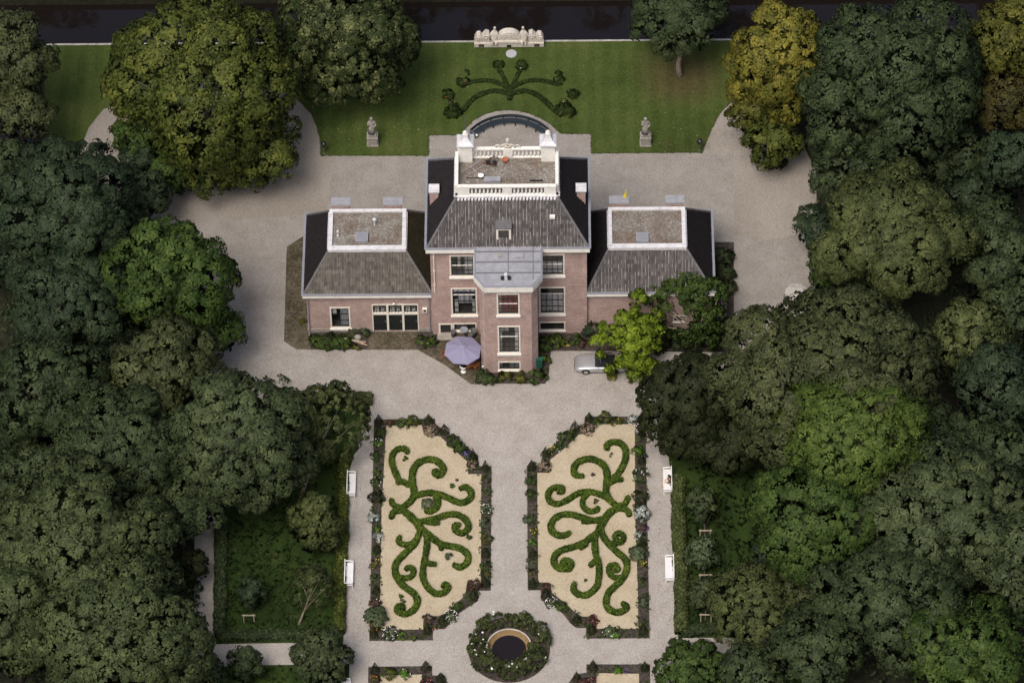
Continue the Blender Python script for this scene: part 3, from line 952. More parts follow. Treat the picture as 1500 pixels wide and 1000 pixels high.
# triple coach doors on the left wing
x0, x1, z0, z1 = W['ld']
zt = z0+(z1-z0)*.64
n3 = (x1-x0)/3
fr = MB()
for i in range(4):
    xx = x0+n3*i
    fr.box(max(x0, xx-.09), min(x1, xx+.09), WY-.05, WY+.15, z0, z1)
for i in range(3):
    a, b = x0+n3*i+.09, x0+n3*(i+1)-.09
    fr.box(a, b, WY-.045, WY+.14, zt-.1, zt+.1); fr.box(a, b, WY-.045, WY+.14, z1-.12, z1)
dfm = obj('door_frame', fr, M['cream'], house)
for i in range(3):
    a, b = x0+n3*i+.09, x0+n3*(i+1)-.09
    dm = MB().box(a, b, WY+.05, WY+.11, z0+.02, zt-.1)
    for zz0, zz1 in ((.1, 1.1), (1.25, 2.2)):
        dm.box(a+.1, b-.1, WY+.03, WY+.049, z0+zz0, min(z0+zz1, zt-.2))
    d = obj('door', dm, M['darkwood'], house)
    obj('handle', MB().box(b-.2, b-.08, WY-.02, WY+.028, z0+1.15, z0+1.22), M['chrome'], d)
    g = MB()
    for k in range(1, 4):
        xx = a+(b-a)*k/4
        g.box(xx-.018, xx+.018, WY+.04, WY+.08, zt+.1, z1-.12)
    g.box(a, b, WY+.038, WY+.082, (zt+z1)/2-.02, (zt+z1)/2+.02)
    fl = obj('fanlight', g, M['glazing'], house)
    for k in range(4):
        for j in range(2):
            xa, xb = a+(b-a)*k/4, a+(b-a)*(k+1)/4
            za, zb = zt+.1+(z1-.22-zt)*j/2, zt+.1+(z1-.22-zt)*(j+1)/2
            obj('pane', MB().add([(xa, WY+.06, za), (xb, WY+.06, za), (xb, WY+.06, zb), (xa, WY+.06, zb)], [(0, 1, 2, 3)]), M['glass'], fl)
    rr = MB()
    yr = WY+1.2
    rr.add([(a, WY+.14, zt), (b, WY+.14, zt), (b, yr, zt), (a, yr, zt), (a, WY+.14, z1), (b, WY+.14, z1), (b, yr, z1), (a, yr, z1)],
           [(0, 1, 2, 3), (4, 7, 6, 5), (0, 3, 7, 4), (1, 5, 6, 2), (3, 2, 6, 7)])
    rr.box(a+.2, b-.3, WY+.5, WY+.6, zt+.1, zt+.35)
    obj('room', rr, M['room'], fl)
    obj('shelf_goods', MB().box(a+.15, a+.5, WY+.25, WY+.45, zt+.08, zt+.4).box(a+.7, a+.95, WY+.25, WY+.45, zt+.08, zt+.3), M['curtainw'], fl)
# basement door beside the parasol
x0, x1, z0, z1 = W['md']
fr = MB().box(x0, x0+.16, MY-.05, MY+.15, z0, z1).box(x1-.16, x1, MY-.05, MY+.15, z0, z1).box(x0+.16, x1-.16, MY-.045, MY+.14, z1-.14, z1)
obj('door_frame', fr, M['cream'], house)
dm = MB().box(x0+.16, x1-.16, MY+.05, MY+.11, z0+.02, z1-.14)
for k in range(4):
    dm.box(x0+.25, x1-.25, MY+.035, MY+.049, z0+.2+k*.55, z0+.6+k*.55)
d = obj('door', dm, M['darkwood'], house)
obj('handle', MB().box(x1-.3, x1-.22, MY-.02, MY+.03, z0+1.1, z0+1.2), M['chrome'], d)
obj('door_step', MB().box(x0-.1, x1+.15, MY-.35, MY-.003, .04, .18).box(x0-.2, x1+.3, MY-.7, MY-.352, .04, .11), M['plinth'], house)
# small vent box and wall lamp on left wing
a = rect(619, 625.5, 450, 455, WY)
vb = obj('vent_box', MB().box(a[0], a[1], WY-.25, WY-.003, a[2], a[3]), M['cream'], house)
obj('grille', MB().box(a[0]+.08, a[1]-.08, WY-.256, WY-.252, a[2]+.12, a[3]-.06), M['black'], vb)
lx, lz = V(577, 442, WY)
wl = obj('wall_lamp', MB().box(lx-.03, lx+.03, WY-.2, WY, lz+.08, lz+.12), M['black'], house)
obj('globe', MB().ball((lx, WY-.22, lz), .12), M['lamp'], wl, True)
bx, bz = V(707.5, 535.5, BY+.3)
wl = obj('wall_lamp', MB().box(bx-.03, bx+.2, BY+.27, BY+.33, bz-.02, bz+.03), M['black'], house)
obj('globe', MB().ball((bx, BY+.25, bz-.05), .1), M['lamp'], wl, True)
# downpipes
def pipe(x, y, z0, z1, mat='bluelead'):
    mb = MB().tube([(x, y, z0), (x, y, z1-.25)], .055, 8).box(x-.13, x+.13, y-.1, y+.1, z1-.25, z1)
    for z in np.arange(z0+1, z1-.5, 1.8): mb.box(x-.08, x+.08, y-.06, y+.1, z, z+.06)
    return obj('downpipe', mb, M[mat], house)
pipe(-17.2, WY-.12, .05, EZ-.3); pipe(-6.85, WY-.12, .05, EZ-.3); pipe(-6.3, MY-.1, EZ+.4, MEZ-.5, 'cream'); pipe(17.1, WY-.12, .05, EZ-.3); pipe(6.75, WY-.1, EZ-.9, EZ-.3)

# --- roofs
def slope(name, ea, eb, ta, tb, mat, pitch=.285, row=.34, crest=(.45, .9), pan=(.05, .4), under=True):
    """pantile slope: eave points ea->eb and top points ta->tb (3-D); every tile has its roll, pan and step"""
    ea, eb, ta, tb = (np.array(p, float) for p in (ea, eb, ta, tb))
    u = eb-ea; Lu = np.linalg.norm(u); u /= Lu
    nrm = np.cross(u, ta-ea); nrm /= np.linalg.norm(nrm)
    if nrm[2] < 0: nrm = -nrm
    up = np.cross(nrm, u); up /= np.linalg.norm(up)
    if up[2] < 0: up = -up
    Hs = np.dot(ta-ea, up)
    a_top, b_top = np.dot(ta-ea, u), np.dot(tb-ea, u)
    nr = max(1, int(round(Hs/row)))
    mb = MB()
    rng = random.Random(hash(name) % 1000+int(abs(ea[0])*10))
    prof = [(0, .0), (.13, .055), (.30, .085), (.47, .05), (.62, .008), (1.0, .0)]
    colr = {}
    for r in range(nr):
        h0, h1 = Hs*r/nr, Hs*(r+1)/nr
        for c in range(int(Lu/pitch)+1):
            x0 = c*pitch; x1 = x0+pitch
            hm = (h0+h1)/2
            lo, hi = a_top*hm/Hs, Lu-(Lu-b_top)*hm/Hs
            if x1 <= lo or x0 >= hi: continue
            if c not in colr: colr[c] = rng.uniform(-.12, .18)
            tw = rng.uniform(-.012, .012)
            tc = min(1, max(0, rng.uniform(*crest)+colr[c])); tp = rng.uniform(*pan)
            for k in range(5):
                p0, p1 = prof[k], prof[k+1]
                xa, xb = x0+p0[0]*pitch, x0+p1[0]*pitch
                if xb <= lo or xa >= hi: continue
                xa, xb = max(xa, lo), min(xb, hi)
                q = []
                for xx, dz, hh, st in ((xa, p0[1], h0, .05), (xb, p1[1], h0, .05), (xb, p1[1], h1+.02, .012), (xa, p0[1], h1+.02, .012)):
                    q.append(ea+u*xx+up*hh+nrm*(dz+st+tw))
                mb.add(q, [(0, 1, 2, 3)], tc if k == 2 else tp)
    mb.add([ea-nrm*.02, eb-nrm*.02, tb-nrm*.02, ta-nrm*.02], [(0, 1, 2, 3)], .1)
    return obj('roof_tiles', mb, mat, house, kind='stuff')

def hip(p, q, mat='ridge', r=.11):
    p, q = Vector(p), Vector(q)
    n = int((q-p).length/.38)
    mb = MB()
    for i in range(n):
        a, b = p.lerp(q, i/n), p.lerp(q, (i+1.06)/n)
        mb.tube([a+Vector((0, 0, .05)), b+Vector((0, 0, .06))], [r*1.08, r*.92], 7)
    return obj('hip_ridge', mb, M[mat], house)

def hipped(x0, x1, y0, y1, ez, fx0, fx1, fy0, fy1, fz, fm, lm, rm, bm):
    E = [(x0, y0, ez), (x1, y0, ez), (x1, y1, ez), (x0, y1, ez)]
    T = [(fx0, fy0, fz), (fx1, fy0, fz), (fx1, fy1, fz), (fx0, fy1, fz)]
    slope('f', E[0], E[1], T[0], T[1], M[fm[0]], crest=fm[1], pan=fm[2])
    slope('r', E[1], E[2], T[1], T[2], M[rm], crest=(.3, .8), pan=(0, .4))
    slope('b', E[2], E[3], T[2], T[3], M[bm], crest=(.3, .8), pan=(0, .4))
    slope('l', E[3], E[0], T[3], T[0], M[lm], crest=(.3, .8), pan=(0, .4))
    for k in range(4): hip(E[k], T[k])
    return E, T
def eaves(x0, x1, y0, y1, z, over, ztop, sides='flbr', corn=.28):
    """white cornice and lead gutter round the eaves; x0.. are eave edges"""
    g = MB(); c = MB()
    w = .2
    if 'f' in sides:
        g.box(x0-.1, x1+.1, y0-.10, y0+w-.12, z-.02, z+.06); c.box(x0+.0, x1-.0, y0-.09, y0+over, z-.06-corn, z-.023)
    if 'b' in sides:
        g.box(x0-.1, x1+.1, y1-w+.12, y1+.12, z-.06, z+.10); c.box(x0+.02, x1-.02, y1-over, y1+.02, z-.06-corn, z-.063)
    if 'l' in sides:
        g.box(x0-.1, x0+w-.1, y0+w-.118, y1-w+.118, z-.055, z+.105); c.box(x0+.02, x0+over, y0+over+.003, y1-over-.003, z-.06-corn, z-.063)
    if 'r' in sides:
        g.box(x1-w+.1, x1+.1, y0+w-.118, y1-w+.118, z-.055, z+.105); c.box(x1-over, x1-.02, y0+over+.003, y1-over-.003, z-.06-corn, z-.063)
    obj('gutter', g, M['bluelead'], house)
    obj('cornice', c, M['white'], house)
FM = ('tile_mossy', (.35, .8), (.1, .6))
FF = ('tile_front', (.35, 1.0), (.0, .45))
# left wing
eaves(-17.6, -6.62, .9, 10.15, EZ, .35, 0, 'flb')
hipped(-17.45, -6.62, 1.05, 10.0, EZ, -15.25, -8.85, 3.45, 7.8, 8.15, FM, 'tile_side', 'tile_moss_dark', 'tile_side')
# right wing
eaves(6.62, 17.45, .9, 10.15, EZ, .35, 0, 'frb')
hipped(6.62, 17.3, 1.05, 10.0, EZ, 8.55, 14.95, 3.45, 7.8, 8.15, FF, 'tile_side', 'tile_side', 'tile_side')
# main block
eaves(-6.95, 6.85, .50, 10.65, MEZ, .37, 0, 'flbr', .42)
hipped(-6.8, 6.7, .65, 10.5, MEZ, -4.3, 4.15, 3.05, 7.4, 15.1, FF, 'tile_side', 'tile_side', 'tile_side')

def wing_top(x0, x1, y0, y1, z, sky_px):
    p = obj('flat_roof', MB().box(x0+.03, x1-.03, y0+.03, y1-.03, z-.2, z+.02), M['pebbles'], house)
    r = MB()
    r.box(x0-.12, x1+.12, y0-.22, y0+.28, z-.12, z+.22)
    r.box(x0-.10, x1+.10, y1-.2, y1+.1, z-.12, z+.20)
    r.box(x0-.10, x0+.24, y0+.283, y1-.203, z-.12, z+.21); r.box(x1-.24, x1+.10, y0+.283, y1-.203, z-.12, z+.21)
    k = x0-.1
    n = int((y1-y0)/.28)
    for i in range(n):      # tile ends under the side flashing
        yy = y0+.1+i*.28
        r.box(x0-.2, x0-.105, yy, yy+.15, z-.16, z+.08); r.box(x1+.105, x1+.2, yy, yy+.15, z-.16, z+.08)
    obj('parapet', r, M['whitelead'], house, bevel=.02)
    sx, sy = G(*sky_px, z+.3)
    s = obj('skylight', MB().box(sx-.52, sx+.52, sy-.5, sy+.5, z+.0, z+.34), M['lead'], house)
    obj('skylight_pane', MB().box(sx-.44, sx+.44, sy-.42, sy+.42, z+.342, z+.36), M['bluelead'], s)
wing_top(-15.25, -8.85, 3.45, 7.8, 8.15, (530, 347))
wing_top(8.55, 14.95, 3.45, 7.8, 8.15, (941, 347))
vx, vy = G(549, 330, 8.2)
vp = obj('vent_pipe', MB().tube([(vx, vy, 8.1), (vx, vy, 8.85)], .07, 10), M['whitelead'], house)
obj('cowl', MB().lathe([(.09, 0), (.17, .05), (.17, .16), (.05, .24)], 12, (vx, vy, 8.86)), M['whitelead'], vp, True)
for px_, py_ in ((495, 340), (495, 346)):
    vx, vy = G(px_, py_, 8.2)
    obj('vent_pipe', MB().tube([(vx, vy, 8.1), (vx, vy, 8.4)], .10, 10), M['whitelead'], house, True)
# wing chimneys on the rear edge
def chimney(x0, x1, y0, y1, zb, zt, cap, capn='cap'):
    c = obj('chimney', MB().box(x0+.08, x1-.08, y0+.06, y1-.06, zb, zt-.14), M['brick'], house)
    k = MB().box(x0, x1, y0, y1, zt-.14, zt)
    for i in range(3):
        yy = y0+(y1-y0)*(i+.5)/3
        k.box(x0+.05, x1-.05, yy-.03, yy+.03, zt, zt+.05)
    obj(capn, k, M[cap], c)
    return c
for a, b in ((-15.2, -13.55), (-10.75, -9.1), (8.55, 10.25), (13.35, 15.0)):
    chimney(a, b, 7.98, 8.85, 6.3, 8.75, 'lead')
# main side chimneys with white louvred caps
for a, b in ((-6.7, -5.8), (5.7, 6.6)):
    c = chimney(a, b, 5.0, 5.95, 11.3, 13.6, 'whitelead')
# flat roof and balustrade of main block
FX0, FX1, FY0, FY1, FZ = -4.3, 4.15, 3.05, 7.4, 15.1
obj('flat_roof', MB().box(FX0+.05, FX1-.05, FY0+.05, FY1+.3, FZ-.3, FZ+.02), M['pebbles'], house)
fl = MB()
n = int((FX1-FX0)/.285)
for i in range(n):
    xx = FX0+.08+i*(FX1-FX0-.1)/n
    fl.box(xx, xx+.17, FY0-.28, FY0-.02, FZ-.13, FZ+.02)
for i in range(16):
    yy = FY0+.1+i*.28
    fl.box(FX0-.22, FX0-.1, yy, yy+.16, FZ-.1, FZ+.06); fl.box(FX1+.1, FX1+.22, yy, yy+.16, FZ-.1, FZ+.06)
fl.box(FX0-.1, FX1+.1, FY0-.05, FY0+.12, FZ-.1, FZ+.10)
obj('flashing', fl, M['whitelead'], house)
def baluster_mesh():
    mb = MB().lathe([(.06, 0), (.08, .03), (.045, .11), (.095, .28), (.10, .37), (.05, .58), (.045, .70), (.075, .79), (.075, .88)], 8)
    me = bpy.data.meshes.new('baluster')
    me.from_pydata(mb.v, [], mb.f)
    me.materials.append(M['white'])
    me.polygons.foreach_set('use_smooth', [True]*len(me.polygons))
    return me
BM = baluster_mesh()
def balustrade(y, solid, bal):
    mb = MB()
    mb.box(FX0+.1, FX1-.1, y-.13, y+.13, FZ+.02, FZ+.14)
    mb.box(FX0+.08, FX1-.08, y-.16, y+.16, FZ+1.02, FZ+1.2)
    for a, b in solid: mb.box(a, b, y-.14, y+.14, FZ+.142, FZ+1.018)
    o = obj('balustrade', mb, M['white'], house, bevel=.02)
    for a, b, nn in bal:
        for i in range(nn):
            p = bpy.data.objects.new('baluster', BM)
            col.objects.link(p); p.parent = o
            p.location = Vector((a+(b-a)*(i+.5)/nn, y, FZ+.14))-wloc(o)
    return o
balustrade(FY0+.25, [(FX0+.1, -3.2), (-.45, .35), (3.05, FX1-.1)], [(-3.15, -.5, 8), (.4, 3.0, 8)])
bb = balustrade(FY1+.15, [(-.4, .4)], [(-2.8, -.45, 7), (.45, 2.75, 7)])
for xx in (FX0+.02, FX1-.02):
    obj('side_parapet', MB().box(xx-.14, xx+.14, FY0+.46, FY1-.06, FZ+.03, FZ+1.05), M['white'], house, bevel=.02)
for xx in (FX0+.75, FX1-.75):
    yy = FY1+.15
    p = obj('pier', MB().box(xx-.58, xx+.58, yy-.55, yy+.55, FZ+.02, FZ+2.0), M['white'], house, bevel=.02)
    rd = lambda r, z: (r*math.sqrt(2), z)
    obj('pier_cap', MB().lathe([rd(.72, 0), rd(.72, .14), rd(.66, .2), rd(.42, .38), rd(.26, .62), rd(.19, .85)], 4, (xx, yy, FZ+2.003), a0=math.pi/4), M['whitelead'], p)
    obj('finial', MB().box(xx-.2, xx+.2, yy-.2, yy+.2, FZ+2.86, FZ+3.05).lathe([(.12, 0), (.17, .12), (.12, .24), (.03, .3)], 10, (xx, yy, FZ+3.05)), M['white'], p)
    obj('lightning_rod', MB().tube([(xx, yy, FZ+3.3), (xx, yy, FZ+5.2)], .025, 6), M['barrel'], p)
# carved crest on the back balustrade
cr = MB()
cr.lathe([(.16, 0), (.12, .15), (.15, .5), (.17, .7), (.08, .78)], 12, (0, FY1+.2, FZ+1.5))
cr.box(-.28, .28, FY1+.05, FY1+.3, FZ+1.2, FZ+1.5)
cr.tube([(math.cos(a)*.62, FY1+.18, FZ+1.2+math.sin(a)*.42) for a in np.linspace(0, math.pi, 14)], .09, 7)
for s in (-1, 1):
    cr.tube([(s*(.62+.22*math.cos(a)+.2), FY1+.18, FZ+1.32+.18*math.sin(a)) for a in np.linspace(2.8, -1.6, 12)], .075, 6)
obj('crest', cr, M['palestone'], house, True)
# things lying on the main flat roof
an = MB()
p = [(*G(664+0, 0), 0)]
def roofpt(zx, zy, z=FZ+.12):
    return (*G(640+zx/7.143, 190+zy/7.143, z), z)
an.tube([roofpt(245, 455), roofpt(460, 320)], .03, 5); an.tube([roofpt(295, 490), roofpt(515, 360)], .03, 5); an.tube([roofpt(350, 390), roofpt(470, 480)], .02, 5)
tag(obj('aerial', an, M['alum']), 'fallen aluminium aerial lying on the gravelled flat roof of the house', 'aerial')
dx, dy, dz = roofpt(460, 500)
t = thing('satellite_dish', 'small white satellite dish on the flat roof behind the front balustrade', 'dish', (dx, dy, FZ+.02))
obj('dish', MB().lathe([(.02, 0), (.15, .03), (.26, .10), (.24, .11), (.13, .05), (.02, .03)], 14, (dx, dy, FZ+.3)), M['benchwhite'], t, True)
obj('stand', MB().tube([(dx, dy, FZ+.02), (dx, dy, FZ+.3)], .03, 6).box(dx-1.2, dx-.1, dy-.03, dy+.03, FZ+.02, FZ+.08), M['black'], t)
dx, dy, dz = roofpt(580, 530)
obj('skylight', MB().box(dx-.7, dx+.7, dy-.25, dy+.25, FZ, FZ+.35), M['lead'], house, bevel=.02)
dx, dy, dz = roofpt(715, 330)
tag(obj('flower_pot', MB().lathe([(.16, 0), (.25, .3), (.28, .36), (.22, .36), (.2, .3)], 14, (dx, dy, FZ+.02)), M['terracotta'], smooth=True), 'orange terracotta pot on the roof by the rear balustrade', 'pot')
for i, (zx, zy, nm) in enumerate(((535, 345, 'left hand'), (605, 350, 'larger, nearer the orange pot'))):
    dx, dy, dz = roofpt(zx, zy)
    t = thing('dead_pot_plant', 'withered brown plant on the flat roof by the rear balustrade, '+nm, 'plant', (dx, dy, FZ+.02))
    rng = np.random.default_rng(i)
    r_ = .35+.2*i
    Q, ti = crown_quads([(dx, dy, FZ+.3, r_*.8), (dx+.2, dy, FZ+.25, r_*.6)], .07, .2, 12, rng, 1, .7)
    quads_obj('foliage', Q, ti, LM['claret'], t, (dx, dy, FZ+.02))
    obj('pot', MB().lathe([(.14, 0), (.2, .22), (.16, .22)], 10, (dx, dy, FZ+.025)), M['black'], t)
dx, dy, dz = roofpt(1040, 528)
tag(obj('plank', MB().box(dx-.55, dx+.55, dy-.06, dy+.06, FZ+.025, FZ+.1), M['black']), 'short black beam lying at the right end of the main flat roof', 'beam')
# white hatch tile, dormer
hx, hz = V(809, 310, 2.0)
dn = Vector((0, -.83, .55))
obj('roof_hatch', MB().box(hx-.22, hx+.22, 1.86, 2.12, 13.62, 13.92), M['white'], house)
dxl, dxr = -1.0, .25
dY = .95
dzt = V(741, 333, 2.0)[1]
dz0 = V(741, 351, dY)[1]
dzt = dz0+1.35
f = MB().box(dxl, dxl+.18, dY, dY+.15, dz0, dzt).box(dxr-.18, dxr, dY, dY+.15, dz0, dzt).box(dxl+.18, dxr-.18, dY, dY+.15, dzt-.18, dzt)
d = obj('dormer', f, M['cream'], house)
ck = MB()
for xx in (dxl, dxr-.06):
    ck.box(xx, xx+.06, dY+.152, dY+1.6, dz0, dzt)
obj('cheek', ck, M['cream'], d)
obj('dormer_roof', MB().box(dxl-.06, dxr+.06, dY-.06, dY+1.2, dzt+.003, dzt+.1), M['ridge'], d)
obj('opening', MB().box(dxl+.18, dxr-.18, dY+.1, dY+.2, dz0, dzt-.18), M['room'], d)
# bay roof
poly = lambda o: [(-2.05-.0*o, BY-o), (2.05, BY-o), (2.5+o, -2.75+.12), (2.5+o, 1.35), (-2.5-o, 1.35), (-2.5-o, -2.75+.12)]
obj('bay_cornice', MB().prism([(-1.96, BY-.16), (1.96, BY-.16), (2.62, -2.8), (2.62, .7), (-2.62, .7), (-2.62, -2.8)], BZ-.95, BZ-.60).prism([(-2.06, BY-.37), (2.06, BY-.37), (2.88, -2.67), (2.88, .42), (-2.88, .42), (-2.88, -2.67)], BZ-.597, BZ-.05), M['white'], house)
br = obj('bay_roof', MB().prism([(-2.05, BY-.36), (2.05, BY-.36), (2.87, -2.66), (2.87, 1.4), (-2.87, 1.4), (-2.87, -2.66)], BZ-.047, BZ+.03), M['lead'], house)
sm = MB()
for yy in (-2.3, -1.1, .05):
    sm.box(-2.7, 2.7, yy-.05, yy+.05, BZ+.03, BZ+.10)
sm.box(-.03, .03, -2.27, 1.3, BZ+.03, BZ+.07)
sm.box(2.05, 2.11, -3.0, 1.3, BZ+.03, BZ+.08)
obj('seam', sm, plain('dark_lead_seam', (.15, .15, .17), .6), br)
rimp = [(-2.05, BY-.36), (2.05, BY-.36), (2.87, -2.66), (2.87, 1.4)]
rm = MB()
ring = [(-2.87, 1.4), (-2.87, -2.66), (-2.05, BY-.36), (2.05, BY-.36), (2.87, -2.66), (2.87, 1.4)]
rm.tube([(x*.97, y if abs(y) < 2 else y+.10, BZ+.04) for x, y in ring], .05, 6)
obj('roof_edge', rm, M['bluelead'], br)
hx, hy = G(732.3, 374, BZ+.1)
hx2, hy2 = G(761, 374, BZ+.1)
obj('skylight', MB().box(hx2-.34, hx2+.34, hy2-.24, hy2+.24, BZ+.03, BZ+.16), M['lead'], br)
obj('vent_cap', MB().box(hx-.18, hx+.18, hy-.18, hy+.18, BZ+.03, BZ+.16), M['plinth'], br)
fx, fy = G(741, 407, BZ+.1)
obj('flood_lamp', MB().box(fx-.12, fx+.12, fy-.1, fy+.1, BZ+.03, BZ+.5).ball((fx, fy-.02, BZ+.55), .17), M['whitelead'], br)
for sx_ in (.285, -.285):
    obj('lamp_bracket', MB().box(fx+sx_-.135, fx+sx_+.135, fy-.2, fy+.05, BZ+.03, BZ+.3), M['black'], br)
# yellow pennant on right wing chimney
pxx, pyy = G(916, 300, 8.8)
t = thing('pennant', 'small yellow pennant on a stick behind the left chimney of the right wing', 'flag', (pxx, pyy+.9, 8.0))
obj('pole', MB().tube([(pxx, pyy+.9, 7.2), (pxx, pyy+.9, 9.75)], .03, 6), M['rot'], t)
obj('cloth', MB().add([(pxx-.22, pyy+.88, 8.7), (pxx+.12, pyy+.86, 8.75), (pxx+.06, pyy+.9, 9.8), (pxx-.22, pyy+.93, 8.7), (pxx+.12, pyy+.91, 8.75)], [(0, 1, 2), (3, 2, 4), (0, 3, 4, 1), (1, 4, 2), (0, 2, 3)]), M['yellow'], t)
# green hose box on the bay
gx, gy = 2.35, -3.2
t = thing('hose_box', 'dark green enamel cabinet fixed to the right corner of the stair bay', 'cabinet', (gx, gy, .3))
obj('cabinet', MB().box(gx-.1, gx+.42, gy-.1, gy+.25, .35, 1.35), M['green'], t, bevel=.04)
obj('lid', MB().box(gx-.13, gx+.45, gy-.13, gy+.28, 1.353, 1.42), M['green'], t)
obj('post', MB().box(gx+.05, gx+.15, gy, gy+.1, .05, .348), M['plinth'], t)

# ================================================================== GARDEN FURNITURE AND SCULPTURE
def make_bench():
    t = thing('garden_bench', '', 'bench', (0, 0, 0), 0, 'white garden benches along the side paths')
    L = 2.3           # along Y, front towards +X
    for i in range(7):
        x = -.27+i*.092
        obj('slat', MB().box(x, x+.080, -L/2+.06, L/2-.06, .42, .455), M['benchwhite'], t, local=True)
    b = MB()
    n = 14
    for i in range(n):   # curved top rail
        y0, y1 = -L/2+L*i/n, -L/2+L*(i+1)/n
        h = lambda y: .86+.12*math.cos(y/L*math.pi)**2
        b.add([(-.36, y0, h(y0)-.09), (-.36, y1, h(y1)-.09), (-.36, y1, h(y1)), (-.36, y0, h(y0)), (-.29, y0, h(y0)-.09), (-.29, y1, h(y1)-.09), (-.29, y1, h(y1)), (-.29, y0, h(y0))],
              [(0, 3, 2, 1), (4, 5, 6, 7), (3, 7, 6, 2), (0, 1, 5, 4)])
    b.box(-.34, -.28, -L/2+.05, L/2-.05, .50, .57)
    obj('backrest', b, M['benchwhite'], t, local=True)
    for i in range(17):
        y = -L/2+.1+i*(L-.2)/16
        obj('back_slat', MB().box(-.335, -.30, y-.045, y+.045, .46, .80+.12*math.cos(y/L*math.pi)**2), M['benchwhite'], t, local=True)
    for s in (-1, 1):
        y = s*(L/2)
        a = MB()
        a.tube([(-.33, y, .68), (-.1, y, .72), (.15, y, .69), (.36, y, .62)], [.05, .05, .05, .06], 7)
        obj('armrest', a, M['benchwhite'], t, True, local=True)
        obj('leg', MB().box(-.36, -.29, y-.04, y+.04, 0, .9), M['benchwhite'], t, local=True)
        obj('leg', MB().box(.28, .35, y-.04, y+.04, 0, .65), M['benchwhite'], t, local=True)
        obj('seat_rail', MB().box(-.288, .278, y-.03, y+.03, .34, .415), M['benchwhite'], t, local=True)
    return t
bp = make_bench()
bx = lambda px, py: (*G(px, py, .45), .022)
bp.location = bx(514.5, 709)
bp['label'] = 'white slatted garden bench on the left path, upper one beside the orchard hedge'
b2 = dup(bp, bx(511, 840), 0, 'white slatted garden bench on the left path, lower one near the thin bare tree')
b3 = dup(bp, bx(507, 1013), 0, 'white slatted garden bench cut off by the bottom edge, below the small bushy tree')
b4 = dup(bp, bx(978, 703), math.pi, 'white slatted garden bench on the right path with a dark haired person sitting on it')
b5 = dup(bp, bx(981, 832), math.pi, 'empty white slatted garden bench on the right path below the seated person')

